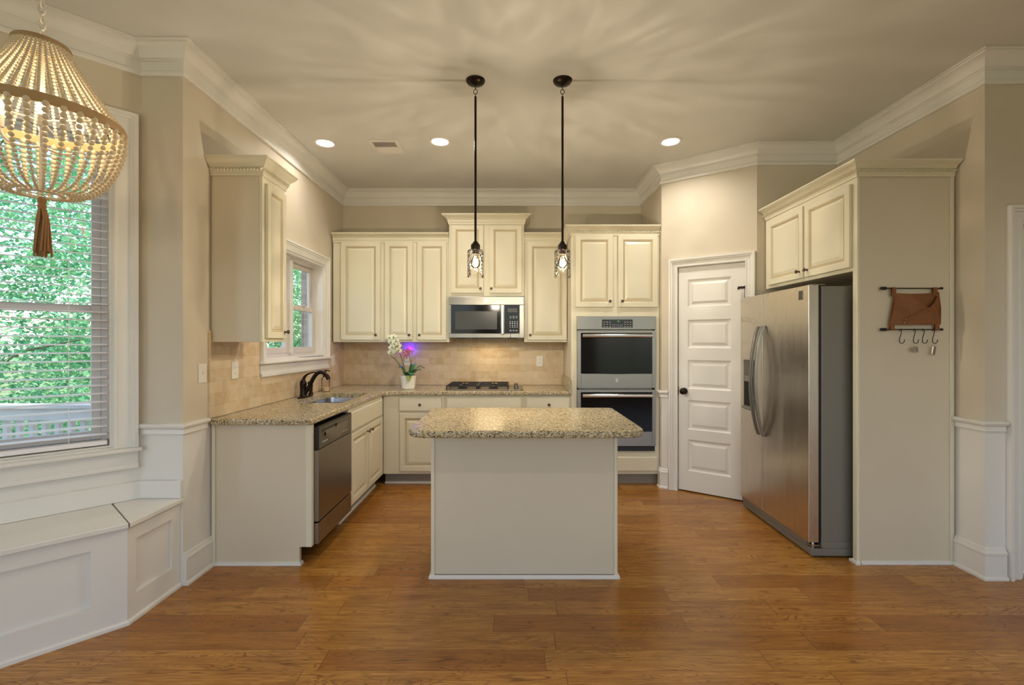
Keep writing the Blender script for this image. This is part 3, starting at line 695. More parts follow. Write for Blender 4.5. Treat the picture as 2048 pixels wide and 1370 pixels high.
# ---------------------------------------------------------------- microwave
mw = thing('microwave_oven', 'stainless over-the-range microwave above the cooktop', 'microwave', (-.645, 4.70, 1.42))
w, h = .768, .438
MB().box(0.002, w-.002, .03, .385, .012, h-.003).build('body', 'steeld', mw)
MB().box(.0, w, .0, .0295, h-.088, h-.003).build('top_trim', 'steel', mw, bevel=.003)
dd = MB().box(.0, .628, 0, .0295, .014, .058).box(.0, .022, 0, .0295, .058, h-.09).build('door', 'steel', mw, bevel=.003)
g = MB()
k = 12; vs = []
for i in range(k+1):
    t = i/k; x = .022+.51*t; bow = .008*math.sin(PI*t); vs += [(x, .001, .058-bow*.6+.004), (x, .001, h-.09), (x, .028, .058), (x, .028, h-.09)]
g.quadfaces(vs, [(i*4, i*4+4, i*4+5, i*4+1) for i in range(k)]+[(i*4+2, i*4+3, i*4+7, i*4+6) for i in range(k)]).build('door_glass', 'blackglass', dd)
MB().box(.065, .492, -.0012, .0005, .100, .285).build('mesh_window', 'mwwindow', dd, bevel=.0)
MB().box(.532, .567, .001, .0295, .058, h-.09).build('door_stile', 'steel', dd)
MB().box(.536, .563, -.040, -.022, .048, h-.088).box(.540, .559, -.022, .001, .06, .08).box(.540, .559, -.022, .001, h-.13, h-.11).build('handle', 'chrome', dd, bevel=.006)
cpn = MB().box(.568, .722, .0, .0295, .060, h-.09).build('control_panel', 'blackglass', mw)
MB().box(.722, w, .0, .0295, .014, h-.09).box(.630, .722, .0, .0295, .014, .058).build('side_trim', 'steel', mw, bevel=.002)
m = MB()
for r in range(4):
    for c in range(4): m.box(.62+.024*c, .632+.024*c, -.001, .0, .12+.018*r, .127+.018*r)
for r in range(2):
    for c in range(3): m.box(.622+.03*c, .640+.03*c, -.001, .0, .215+.015*r, .220+.015*r)
for c in range(3): m.box(.622+.03*c, .640+.03*c, -.001, .0, .084, .092)
m.build('key_markings', 'key', cpn)
MB().box(.60, .70, -.001, .0, .275, .315).build('display', 'dark', cpn)
def badge(parent, x, y, z, r):
    o = MB().lathe([(0, -.003), (r, -.003), (r, 0), (0, 0)], (0, 0, 0), 24, 'y').build('round_badge', 'chrome', parent, (x, y, z))
    m = MB().tube([(r*.82*math.cos(2*PI*i/24), -.0034, r*.82*math.sin(2*PI*i/24)) for i in range(24)], r*.06, 6, closed=True)
    m.tube([(r*.05-.42*r+.34*r*math.cos(a), -.0034, .34*r*math.sin(a)) for a in [PI*.25+PI*1.6*i/12 for i in range(13)]], r*.07, 6)
    m.tube([(r*.36+.26*r*math.cos(a), -.0034, (.18 if a < PI*1.5 else -.18)*r+.2*r*math.sin(a)) for a in [PI*.3+PI*1.3*i/10 for i in range(11)]], r*.07, 6)
    m.build('monogram', 'dark', o); return o
badge(mw, .378, -.0002, h-.045, .019)
MB().box(.07, .20, .04, .16, .004, .0118).box(.24, .55, .03, .12, .0, .0118).box(.60, .70, .04, .16, .004, .0118).build('underside_vents', 'dark', mw)
lamp('task_light', 'AREA', (.40, .16, .0), LIGHT['hood'], (1, .74, .42), .30, (math.radians(-8), 0, 0), mw, size_y=.06)

# ---------------------------------------------------------------- double oven
dv = thing('double_oven', 'stainless double wall oven built into the oven tower', 'oven', (.574+OX0, YF, OZ0))
w = OX1-OX0; TZ = OZ1-OZ0
MB().box(.022, w-.022, .024, .60, .012, TZ-.01).build('body', 'steeld', dv)
pn = MB().box(.001, w-.001, -.030, .022, TZ-.130, TZ-.001).build('control_panel', 'steel', dv, bevel=.004)
MB().box(.236, .536, -.033, -.0295, TZ-.112, TZ-.030).build('bezel', 'steeld', pn, bevel=.001)
MB().box(.240, .532, -.0345, -.032, TZ-.108, TZ-.034).build('display', 'blackglass', pn)
m = MB()
for r in range(3):
    for c in (.252, .280, .308, .452, .478, .504): m.box(c, c+.015, -.0355, -.034, TZ-.060-.022*r, TZ-.055-.022*r)
for r in range(2):
    for c in range(6): m.box(.338+.018*c, .344+.018*c, -.0355, -.034, TZ-.086-.015*r, TZ-.080-.015*r)
m.build('key_markings', 'key', pn)
m = MB()
def seg7(m, x, z, s, segs):
    t = s*.16
    for q in segs:
        bx = {'a': (0, s, 1.9*s, 2*s), 'g': (0, s, .95*s, 1.05*s), 'd': (0, s, 0, .1*s), 'f': (0, t, s, 2*s), 'b': (s-t, s, s, 2*s), 'e': (0, t, 0, s), 'c': (s-t, s, 0, s)}[q]
        m.box(x+bx[0], x+bx[1], -.0355, -.034, z+bx[2], z+bx[3])
seg7(m, .382, TZ-.056, .006, 'bc'); seg7(m, .396, TZ-.056, .006, 'abcdefg')
m.build('clock_digits', 'green', pn)
def oven_door(z0, z1, gz0, gz1, bad=False):
    o = MB(); fy0, fy1 = -.032, .020
    o.box(.001, .037, fy0, fy1, z0, z1).box(w-.037, w-.001, fy0, fy1, z0, z1).box(.037, w-.037, fy0, fy1, z0, gz0).box(.037, w-.037, fy0, fy1, gz1, z1)
    o = o.build('door', 'steel', dv, bevel=.002)
    g = MB(); vs = []; k = 12
    for i in range(k+1):
        t = i/k; x = .035+(w-.07)*t; vs += [(x, -.0325, gz0+.012-.016*math.sin(PI*t)), (x, -.0325, gz1), (x, -.02, gz0), (x, -.02, gz1)]
    g.quadfaces(vs, [(i*4, i*4+4, i*4+5, i*4+1) for i in range(k)]+[(i*4+2, i*4+3, i*4+7, i*4+6) for i in range(k)]).build('door_glass', 'blackglass', o)
    MB().tube([(.045, -.075, gz1-.028), (w-.045, -.075, gz1-.028)], .0165, 14, flat=1.1).box(.05, .075, -.07, -.032, gz1-.038, gz1-.02).box(w-.075, w-.05, -.07, -.032, gz1-.038, gz1-.02).build('handle', 'chrome', o, smooth=40)
    if bad: badge(o, w/2, fy0, (z0+gz0)/2+.005, .021)
    return o
Zc = lambda y: H-(y-685)/206.3-OZ0
oven_door(Zc(775.5), Zc(661), Zc(747), Zc(666), True)
oven_door(Zc(891), Zc(778.5), Zc(862), Zc(784))
MB().box(.01, w-.01, -.02, .02, .003, Zc(892.5)).build('bottom_vent', 'dark', dv)

# ---------------------------------------------------------------- refrigerator and its surround
sr = thing('refrigerator_cabinet', 'cream over-refrigerator cabinet with tall end panel on the right', 'cabinet', (2.16, 3.915, 0), -PI/2)
wl = 3.915-2.88; dpt = .605
MB().box(0, wl-.026, .02, dpt, 1.838, ZT).build('carcass', 'cabside', sr)
MB().box(0, wl-.026, 0, .0198, 1.838, ZT).build('face_frame', 'cab', sr, bevel=.002)
door(sr, .062, .528, 1.862, ZT-.045, (.492, 1.912)); door(sr, .548, .998, 1.862, ZT-.045, (.584, 1.912))
MB().box(wl-.025, wl-.002, .018, dpt, .0, ZT).build('end_panel', 'cabside', sr)
MB().box(wl-.035, wl+.004, -.002, .0185, 0, ZT).build('corner_stile', 'cab', sr, bevel=.004)
MB().box(wl-.004, wl+.006, dpt-.026, dpt, 0, ZT).build('scribe_strip', 'cab', sr, bevel=.003)
MB().sweep([(wl-.036, .02), (wl-.036, -.003), (wl+.004, -.003), (wl+.004, .012)], [(0, 0), (.013, 0), (.012, .014), (0, .020)]).sweep([(wl-.001, .02), (wl-.001, dpt)], [(0, 0), (.014, 0), (.012, .014), (0, .020)]).build('shoe_moulding', 'trim', sr)
crown(sr, [(0, 0), (wl, 0), (wl, dpt)], ZT-.012, True)
fr = thing('refrigerator', 'stainless side-by-side refrigerator with curved handles and ice dispenser', 'refrigerator', (1.93, 3.885, 0), -PI/2-math.radians(1.3))
# local x runs from the far side (0) to the near side, y goes into the depth
FW = .925
MB().box(.006, FW-.006, .085, .74, .06, 1.750).box(.006, FW-.006, .60, .74, .0, .06).build('body', 'fridgeside', fr, bevel=.006)
MB().box(.01, FW-.01, .065, .084, .09, 1.735).build('door_gasket', 'dark', fr)
fz = MB().box(.0, .352, .0, .064, .098, 1.757).build('freezer_door', 'steelv', fr, bevel=.003)
fd = MB().box(.358, FW, .0, .064, .098, 1.757).build('refrigerator_door', 'steelv', fr, bevel=.003)
MB().box(.02, .07, .03, .12, 1.7575, 1.765).box(FW-.07, FW-.02, .03, .12, 1.7575, 1.765).build('hinge_cover', 'fridgeside', fr, bevel=.005)
kp = MB().box(.0, FW, .02, .60, .012, .058).box(.0, FW-.06, .012, .04, .058, .094).box(FW-.014, FW, .09, .60, .058, .10).build('kick_grille', 'fridgeside', fr, bevel=.004)
MB().box(FW-.056, FW-.006, .02, .07, .074, .082).lathe([(.009, .058), (.009, .098)], (FW-.03, .045, 0), 12).build('bottom_hinge', 'chrome', kp)
for x in (.05, FW-.07): MB().lathe([(.02, 0), (.02, .012)], (x, .06, 0), 14).build('foot', 'dark', fr)
for x, p in ((.318, fz), (.392, fd)):
    zs0, zs1 = .672, 1.512; pts = []; kk = 18
    for i in range(kk+1):
        t = i/kk; pts.append((x, -.014-.062*math.sin(PI*t)**.75, zs0+(zs1-zs0)*t))
    m = MB(); vs = []
    for a in pts: vs += [(a[0]-.014, a[1]+.012, a[2]), (a[0]+.014, a[1]+.012, a[2]), (a[0]+.011, a[1]-.008, a[2]), (a[0]-.011, a[1]-.008, a[2])]
    m.quadfaces(vs, [(i*4+j, (i+1)*4+j, (i+1)*4+(j+1) % 4, i*4+(j+1) % 4) for i in range(kk) for j in range(4)]+[(3, 2, 1, 0), (kk*4, kk*4+1, kk*4+2, kk*4+3)])
    m.build('handle', 'steel', p, smooth=50, bevel=.002)
ds = MB(); 
frame_rect(ds, .062, .232, .835, 1.245, .010, -.004, .0); ds.build('dispenser_frame', 'steeld', fz, bevel=.001)
MB().box(.072, .222, -.002, -.0005, .87, 1.105).build('dispenser_shade', 'shadow', fz)  # flat dark sheet painted as the shade of the recess
MB().box(.072, .222, -.006, -.0005, 1.105, 1.235).build('dispenser_panel', 'steeld', fz, bevel=.001)
MB().box(.11, .19, -.022, -.003, 1.07, 1.115).build('dispenser_lever', 'fridgeside', fz, bevel=.003)
MB().box(.072, .222, -.026, -.0005, .846, .868).build('drip_tray', 'fridgeside', fz, bevel=.003)
bd = MB().box(FW-.105, FW-.060, -.003, .0, 1.668, 1.728).build('badge', 'steeld', fd, bevel=.001)
m = MB()
for i, (a, b) in enumerate(((.0, .040), (.006, .030), (.004, .038), (.010, .034))): m.box(FW-.103+a, FW-.103+b, -.0042, -.003, 1.674+.014*i, 1.679+.014*i)
m.build('badge_lettering', 'dark', bd)

# ---------------------------------------------------------------- leather organiser, hooks and keys on the end panel
YP = 3.915-wl+.002 - .0   # front of the end panel
og = thing('wall_organizer', 'brown leather letter pouch hung between two black rods', 'organizer', (2.31, YP, 1.467))
def rod(z):
    m = MB().tube([(.0, -.022, z), (.358, -.022, z)], .0038, 10).lathe([(.0, -.016), (.009, -.016), (.010, -.012), (.010, .014), (.0, .014)], (0, -.022, z), 14, 'x').lathe([(0, -.004), (.0075, -.004), (.0075, .008), (0, .008)], (.358, -.022, z), 14, 'x')
    m.tube([(.004, -.022, z), (.004, -.0005, z)], .004, 8).tube([(.354, -.022, z), (.354, -.0005, z)], .004, 8); return m.build('rod', 'iron', og, smooth=40)
rod(.256); rod(.0)
# pouch: back sheet, two crossing front flaps
m = MB(); th = .003
BL, BR, TL, TR_ = (.034, .027), (.353, .030), (.070, .226), (.342, .232)
def sheet(m, pts, y0, th=.003):
    k = len(pts); vs = [(x, y+y0, z) for x, z, y in pts]+[(x, y+y0+th, z) for x, z, y in pts]
    m.quadfaces(vs, [tuple(range(k)), tuple(range(2*k-1, k-1, -1))]+[(i, (i+1) % k, k+(i+1) % k, k+i) for i in range(k)])
sheet(m, [(*BL, 0), (*BR, 0), (*TR_, 0), (.25, .224, .002), (.15, .222, .002), (*TL, 0)], -.022); m.build('pouch_back', 'leather', og)
m = MB()
sheet(m, [(.112, .032, -.012), (*BR, -.0), (.349, .13, -.006), (*TR_, 0), (.333, .226, -.004), (.318, .20, -.012), (.295, .165, -.02), (.268, .138, -.022), (.25, .130, -.022), (.19, .105, -.022), (.13, .074, -.02), (.114, .055, -.016)], -.026); m.build('pouch_flap', 'leather', og)
m = MB()
sheet(m, [(*BL, 0), (.20, .028, -.02), (.30, .04, -.014), (.285, .09, -.020), (.252, .132, -.024), (.205, .17, -.018), (.150, .222, -.006), (*TL, 0), (.055, .13, -.008)], -.0245, .002); m.build('pouch_front', 'leather', og)
for x, z in ((.117, .061), (.108, .043)): MB().ball((x, -.048, z), .0042, 10, 0, (1, .5, 1)).build('rivet', 'brass', og, smooth=60)
MB().ball((.322, -.034, .212), .0036, 10, 0, (1, .5, 1)).build('rivet', 'brass', og, smooth=60)
for x, z0, z1 in ((.062, .206, .256), (.318, .206, .256), (.052, .0, .045), (.33, .0, .045)):
    top = z0 > .1; zr = .256 if top else 0
    a = [(x, -.0275-.004*math.sin(PI*i/10), z0+(z1-z0)*0+0) for i in range(1)]
    m = MB(); loop = [(-.026, zr-.05 if top else zr+.05), (-.0285, zr), (-.022, zr+.0065 if top else zr-.0065), (-.0155, zr), (-.019, zr-.05 if top else zr+.05)]
    vs = [(x+s, y, z) for s in (-.013, .013) for y, z in loop]
    m.quadfaces(vs, [(i, i+1, 6+i, 5+i) for i in range(4)]).build('strap', 'leather', og).modifiers.new('t', 'SOLIDIFY').thickness = .002
hk = MB().tube(bez([(0, .006, -.012), (0, .007, .009), (0, -.007, .009), (0, -.006, -.012)], 10)+[(-.004, -.006, -.03), (-.012, -.006, -.055)]+[(.002-.015*math.cos(a), -.006, -.073-.013*math.sin(a)) for a in [PI*i/8*1.0 for i in range(9)]]+[(.0195, -.006, -.062)], .0022, 8).build('s_hook', 'iron', smooth=60)
HX = [2.310+.107, 2.310+.193, 2.310+.249, 2.310+.312]
HL = ['first black S-hook from the left on the lower rod, hanging empty', 'second black S-hook from the left, holding the small key ring', 'third black S-hook from the left on the lower rod, hanging empty', 'rightmost black S-hook on the lower rod, holding the key tag']
for i, x in enumerate(HX):
    o = hk if i == 0 else hk.copy()
    if i: COL.objects.link(o)
    o.location = (x, YP-.022, 1.467); tag(o, HL[i], 'hook', 'S-hooks on the leather organizer rod')
def ring(m, c, r, t, ax):
    m.tube([(c[0]+r*math.cos(a)*(1 if ax else 0), c[1]+(0 if ax else r*math.cos(a)), c[2]+r*math.sin(a)) for a in [2*PI*i/18 for i in range(18)]], t, 6, closed=True)
kr = thing('key_ring', 'small silver key ring with a round charm on the second hook', 'keys', (HX[1]+.002, YP-.028, 1.374))
m = MB(); ring(m, (0, 0, -.004), .011, .001, True); m.build('ring', 'silver', kr)
MB().lathe([(0, -.0015), (.016, -.0015), (.016, .0015), (0, .0015)], (-.008, 0, -.030), 20, 'y').build('charm', 'silver', kr)
MB().box(.004, .014, -.0015, 0.0005, -.045, -.012).box(.006, .018, .001, .002, -.05, -.012).build('key', 'silver', kr)
kt = thing('key_tag', 'grey rectangular key tag hanging from the rightmost hook', 'key tag', (HX[3]+.002, YP-.028, 1.374))
m = MB(); ring(m, (0, 0, -.004), .008, .001, True); m.build('ring', 'silver', kt)
MB().box(-.011, .011, -.003, .002, -.066, -.012).build('tag_plate', 'silver', kt, (0, 0, 0), (0, math.radians(10), 0), bevel=.003)
m = MB()
for i in range(5): m.box(-.007, .007, -.0036, -.003, -.058+.009*i, -.054+.009*i)
m.build('tag_marks', 'leather', kt, (0, 0, 0), (0, math.radians(10), 0))

# ---------------------------------------------------------------- plates on walls
def plate(name, label, cat, loc, rot, kind):
    r = thing(name, label, cat, loc, rot)
    MB().box(-.036, .036, -.006, -.0004, -.058, .058).build('cover_plate', 'plate', r, bevel=.003)
    if kind == 'switch': MB().box(-.005, .005, -.014, -.006, -.006, .012).build('toggle', 'plate', r, bevel=.002)
    else:
        for z in (-.02, .02):
            o = MB().prism(rounded([(-.017, -.013), (.017, -.013), (.017, .013), (-.017, .013)], {i: .009 for i in range(4)}), 0, .0022).build('receptacle', 'plate', r, (0, -.006, z), (PI/2, 0, 0))
            MB().box(-.007, -.005, -.005, .005, .0022, .0026).box(.005, .007, -.004, .004, .0022, .0026).build('slots', 'dark', o)
    return r
plate('light_switch', 'white toggle light switch on the left wall beside the backsplash', 'light switch', (-1.874, 2.780, 1.20), PI/2, 'switch')
plate('outlet', 'white outlet on the tile left of the sink window', 'outlet', (-1.864, 3.09, 1.20), PI/2, 'outlet')
plate('outlet', 'white outlet on the tile between the sink window and the corner', 'outlet', (-1.864, 4.79, 1.20), PI/2, 'outlet')
plate('outlet', 'white outlet on the rear tile right of the cooktop', 'outlet', (.305, 5.090, 1.18), 0, 'outlet')
plate('outlet', 'white outlet on the rear tile behind the orchid', 'outlet', (-1.155, 5.090, 1.19), 0, 'outlet')
nl = thing('night_light', 'small white plug-in night light glowing blue behind the orchid', 'night light', (-1.155, 5.0838, 1.215))
MB().box(-.026, .026, -.030, -.003, -.038, .045).build('housing', 'plate', nl, bevel=.006)
MB().box(-.024, .040, -.022, -.006, .046, .075).build('lens', 'bluelens', nl, bevel=.006)
lamp('night_light_glow', 'POINT', (.026, -.014, .096), LIGHT['blue'], (.06, .0, 1), .008, parent=nl)

# ---------------------------------------------------------------- orchid
oc = thing('potted_orchid', 'white ribbed pot of white and magenta orchids on the rear counter', 'plant', (-1.05, 4.66, .9152))
prof = [(0, 0), (.060, 0), (.064, .004)]
for i in range(10):
    z = .008+.0125*i; r = .065+.0155*(z/.135); prof += [(r, z), (r+.0012, z+.006), (r, z+.0118)]
prof += [(.0815, .139), (.078, .140), (.076, .128), (0, .126)]
MB().lathe(prof, seg=40).build('pot', 'pot', oc, smooth=50)
m = MB()
for i in range(60):
    a, r = random.random()*2*PI, .068*math.sqrt(random.random()); m.ball((r*math.cos(a), r*math.sin(a), .130+.008*random.random()), .008, 6, 0, (1, .8, .6))
tag(m.build('bark_chips', 'bark', oc), kind='stuff')
def orchid_leaf(az, ln, wd, rise, droop, mat='leaf', r0=.02, tw=0):
    m = MB(); k = 10; vs = []
    for i in range(k+1):
        t = i/k; r = r0+ln*t*(1-.15*t); z = .126+rise*math.sin(min(1, t*1.15)*PI*.62)-droop*t*t; hw = wd*math.sin(PI*min(.98, .10+.86*t))**.7*.5
        c = Vector((r*math.cos(az), r*math.sin(az), z)); s = Vector((-math.sin(az), math.cos(az), tw*t)); 
        vs += [tuple(c-s*hw+Vector((0, 0, .006))), tuple(c), tuple(c+s*hw+Vector((0, 0, .006)))]
    m.quadfaces(vs, [(i*3+j, (i+1)*3+j, (i+1)*3+j+1, i*3+j+1) for i in range(k) for j in range(2)])
    o = m.build('leaf', mat, oc, smooth=60); o.modifiers.new('t', 'SOLIDIFY').thickness = .0016
for a in [(math.radians(205), .19, .045, .13, -.10), (math.radians(170), .10, .06, .10, .0), (math.radians(60), .10, .075, .12, .0), (math.radians(-25), .15, .10, .075, .0),
          (math.radians(10), .17, .085, .11, .02), (math.radians(-60), .11, .085, .055, .03), (math.radians(-100), .08, .075, .05, .0)]: orchid_leaf(*a)
orchid_leaf(math.radians(-75), .09, .055, .03, .07, 'leafl', .035)
s1 = bez([(-.02, 0, .13), (-.04, 0, .22), (-.07, 0, .34), (-.11, -.005, .43), (-.13, -.01, .50), (-.16, -.02, .53)], 14)
s2 = bez([(.02, 0, .13), (.03, 0, .22), (.025, 0, .30), (.0, -.01, .37)], 10)
MB().tube(s1, .0032, 8).build('stem', 'stem', oc, smooth=60); MB().tube(s2, .0028, 8).build('stem', 'stem', oc, smooth=60)
MB().tube([(.022, .01, .13), (.03, .01, .3)], .002, 6).build('stake', 'stem', oc)
def bloom_mesh(name, mat, r):
    m = MB()
    for i, (a, ln, wd) in enumerate([(90, 1, .62), (210, 1, .6), (330, 1, .6), (15, 1.05, .95), (165, 1.05, .95)]):
        a = math.radians(a); vs = []; k = 5
        for q in range(k+1):
            t = q/k; d = r*ln*t; hw = r*wd*.5*math.sin(PI*min(.97, .06+.9*t))**.6; y = -.012*r/.03*math.sin(PI*t*.6)*(.3 if i < 3 else .8)-.002*(i > 2)
            c = Vector((d*math.cos(a), y, d*math.sin(a))); s = Vector((-math.sin(a), 0, math.cos(a)))
            vs += [tuple(c-s*hw), tuple(c+Vector((0, .002, 0))), tuple(c+s*hw)]
        m.quadfaces(vs, [(q*3+j, (q+1)*3+j, (q+1)*3+j+1, q*3+j+1) for q in range(k) for j in range(2)])
    m.ball((0, -.01*r/.03, -.1*r), r*.22, 8, 1, (1, 1.2, 1))
    return m
def blooms(mat, mat2, r, spots):
    first = None
    for (x, y, z, rx, rz) in spots:
        if first is None: o = bloom_mesh('flower', mat, r).build('flower', [mat, mat2], oc, smooth=70); first = o
        else: o = first.copy(); COL.objects.link(o)
        o.location = (x, y, z); o.rotation_euler = (rx, random.uniform(-.5, .5), rz)
blooms('petalw', 'leafl', .036, [(-.155, -.035, .425, .1, -.2), (-.165, -.03, .375, .2, -.3), (-.12, -.03, .485, 0, .1), (-.165, -.03, .475, -.1, -.5), (-.10, -.025, .445, .1, .5), (-.14, -.03, .525, -.3, 0), (-.095, -.02, .395, .1, .6), (-.150, -.028, .395, .3, .1), (-.175, -.03, .52, -.2, -.4)])
blooms('petalp', 'petalw', .021, [(.0+.022*math.cos(a)*q, -.03+.012*math.sin(a*2), .355+.022*math.sin(a)*q, .2*math.sin(a), .4*math.cos(a)) for a, q in [(.3*i, (i % 3)*.75+.4) for i in range(16)]])

# ---------------------------------------------------------------- ceiling fixtures
def pendant(x, y, label):
    r = thing('pendant_light', label, 'pendant light', (x, y, ZC), 0, 'pendants over the island')
    MB().lathe([(.0, -.034), (.012, -.033), (.030, -.028), (.052, -.018), (.060, -.008), (.062, -.0005), (0, -.0005)], seg=32).build('canopy', 'bronze', r, smooth=40)
    m = MB(); m.tube([(.0, .007*math.cos(a), -.046+.012*math.sin(a)) for a in [2*PI*i/16 for i in range(16)]], .0018, 6, closed=True)
    m.tube([(.012*math.cos(a), 0, -.072+.016*math.sin(a)) for a in [2*PI*i/16 for i in range(16)]], .0022, 6, closed=True)
    m.tube([(.0, .007*math.cos(a), -.096+.010*math.sin(a)) for a in [2*PI*i/16 for i in range(16)]], .0018, 6, closed=True)
    m.build('chain', 'bronze', r)
    MB().tube([(0, 0, -.104), (0, 0, -1.035)], .0075, 12).build('rod', 'bronze', r, smooth=40)
    MB().lathe([(.010, -1.030), (.014, -1.036), (.026, -1.050), (.030, -1.056), (.030, -1.085), (.022, -1.086), (.022, -1.115), (0, -1.116)], seg=24).build('socket', 'bronze', r, smooth=30)
    g = MB().lathe([(.024, -1.0862), (.046, -1.088), (.052, -1.098), (.052, -1.262), (.0485, -1.262), (.0485, -1.098), (.044, -1.0915), (.024, -1.0895)], seg=40, cap=False); g.build('glass_shade', 'shade', r, smooth=40)
    b = MB().lathe([(.0, -1.205), (.016, -1.202), (.028, -1.188), (.031, -1.172), (.026, -1.152), (.015, -1.130), (.013, -1.1165)], seg=24).build('bulb', 'bulbglass', r, smooth=60)
    m = MB().tube([(.010*math.cos(t*1.0), .010*math.sin(t*1.0), -1.150-.0016*t) for t in range(22)], .0022, 6); m.build('filament', 'filament', b)
    l = lamp('pendant_glow', 'POINT', (0, 0, -1.170), LIGHT['pendant'], (1, .90, .74), .018, parent=r)
    d = l.data; d.use_nodes = True; t = d.node_tree; e = t.nodes['Emission']      # the hammered shade breaks the bulb's light into streaks
    tc = t.nodes.new('ShaderNodeTexCoord'); mp = t.nodes.new('ShaderNodeVectorMath'); mp.operation = 'MULTIPLY'; mp.inputs[1].default_value = (1, 1, 0); nr = t.nodes.new('ShaderNodeVectorMath'); nr.operation = 'NORMALIZE'; mz = t.nodes.new('ShaderNodeVectorMath'); mz.operation = 'MULTIPLY_ADD'; mz.inputs[1].default_value = (.35, .35, .9); nz = t.nodes.new('ShaderNodeTexNoise')
    nz.inputs['Scale'].default_value = 9; nz.inputs['Detail'].default_value = 3; nz.inputs['Distortion'].default_value = .5
    rp = t.nodes.new('ShaderNodeMapRange'); rp.inputs['From Min'].default_value = .42; rp.inputs['From Max'].default_value = .66; rp.inputs['To Min'].default_value = .85; rp.inputs['To Max'].default_value = 1.45
    t.links.new(tc.outputs['Normal'], mp.inputs[0]); t.links.new(mp.outputs[0], nr.inputs[0]); t.links.new(tc.outputs['Normal'], mz.inputs[0]); t.links.new(nr.outputs[0], mz.inputs[2]); t.links.new(mz.outputs[0], nz.inputs['Vector']); t.links.new(nz.outputs['Fac'], rp.inputs[0]); t.links.new(rp.outputs[0], e.inputs['Strength'])
    return r
pendant(-.234, 2.95, 'black rod pendant with glass shade, in front of the microwave cabinet')
pendant(.324, 2.95, 'black rod pendant with glass shade, nearer the oven tower')
def can(x, y, label, power, group='recessed ceiling lights'):
    r = thing('recessed_light', label, 'ceiling light', (x, y, ZC), 0, group)
    MB().lathe([(.070, -.0008), (.092, -.0008), (.092, -.004), (.086, -.007), (.074, -.006), (.070, -.003), (.070, -.0008)], seg=36, cap=False).build('trim_ring', 'trim', r, smooth=40)
    MB().lathe([(0, -.0012), (.0745, -.0012), (.0745, -.0030), (0, -.0030)], seg=36).build('lens', 'lens', r)
    lamp('downlight', 'AREA', (0, 0, -.012), power, (1, .95, .87), .13, (0, 0, 0), r, spread=math.radians(150))
    return r
can(-1.575, 3.875, 'recessed light nearest the left wall crown, above the sink', LIGHT['can']*.45)
can(-.602, 3.846, 'recessed light between the ceiling vent and the pendants', LIGHT['can'])
can(1.326, 3.846, 'recessed light in front of the pantry door', LIGHT['can'])
for x, y, q in ((-.8, .3, 'left'), (1.2, .3, 'middle'), (3.2, .3, 'right'), (-.8, -1.8, 'rear left'), (1.6, -1.8, 'rear right')): can(x, y, 'unseen recessed light added as fill, %s of its row' % q, LIGHT['can_fill'])  # downlights out of view, added to fill the room with light
vt = thing('ceiling_vent', 'white louvred air vent in the ceiling above the rear cabinets', 'vent', (-1.075, 3.95, ZC))
m = MB(); 
for a, b, c, d in ((-.125, -.095, -.14, .14), (.095, .125, -.14, .14), (-.095, .095, .105, .14), (-.095, .095, -.14, -.105), (-.095, .095, -.008, .008)): m.box(a, b, c, d, -.007, -.0008)
m.build('frame', 'plate', vt, bevel=.002)
m = MB()
for c in (-.055, .055):
    for i in range(7):
        y = c-.042+.014*i; s = -1 if c > 0 else 1
        m.quadfaces([(-.095, y, -.007), (.095, y, -.007), (.095, y+.009*s, -.002), (-.095, y+.009*s, -.002)], [(0, 1, 2, 3)])
m.build('louvres', 'plate', vt)
MB().box(-.096, .096, -.106, .106, -.0016, -.0008).build('duct_opening', 'vinyl', vt)

# ---------------------------------------------------------------- chandelier
CX, CY = -1.86, 1.82
cz = thing('chandelier', 'wooden bead chandelier with jute rims and tassel hanging before the bay window', 'chandelier', (CX, CY, ZC))
zr, zt_, zb = 2.262-ZC, 2.555-ZC, 1.972-ZC; RR, RT, RBm = .258, .085, .055
MB().lathe([(0, -.03), (.05, -.026), (.06, -.004), (.06, -.0005), (0, -.0005)], seg=28).build('canopy', 'chain', cz, smooth=40)
z = -.035; i = 0; m = MB()
while z > zt_+.03:
    a = PI/2*(i % 2)+.4; ca, sa = math.cos(a), math.sin(a)
    m.tube([(.0105*math.cos(q)*ca, .0105*math.cos(q)*sa, z-.017+.021*math.sin(q)) for q in [2*PI*j/14 for j in range(14)]], .0032, 6, closed=True); z -= .031; i += 1
m.build('chain', 'chain', cz, smooth=60)
def rim(name, r, z, hh, th=.010, mat='jute'):
    MB().lathe([(r-th, z-hh), (r, z-hh), (r+.003, z-hh*.5), (r+.003, z+hh*.5), (r, z+hh), (r-th, z+hh), (r-th, z-hh)], seg=64, cap=False).build(name, mat, cz, smooth=50)
rim('top_rim', RT, zt_, .011); rim('wide_rim', RR, zr, .017); rim('bottom_rim', RBm+.012, zb, .004, .010, 'bead')
m = MB().tube([(0, 0, z+.03), (0, 0, zb+.01)], .008, 10)
for k in range(3):
    a = 2*PI*k/3; m.tube([(0, 0, zt_), (RT*math.cos(a), RT*math.sin(a), zt_)], .003, 6); m.tube([(0, 0, zr), (RR*.97*math.cos(a), RR*.97*math.sin(a), zr)], .003, 6)
    m.tube([(0, 0, zb), ((RBm+.01)*math.cos(a), (RBm+.01)*math.sin(a), zb)], .003, 6)
m.build('frame', 'chain', cz)
def strand(name, pts, rad, nn, mat='bead'):
    m = MB(); acc = 0
    for p, r in zip(pts, rad): m.ball(p, r, 8)
    first = m.build(name, mat, cz, smooth=80)
    for i in range(1, nn):
        o = first.copy(); COL.objects.link(o); o.rotation_euler = (0, 0, 2*PI*i/nn)
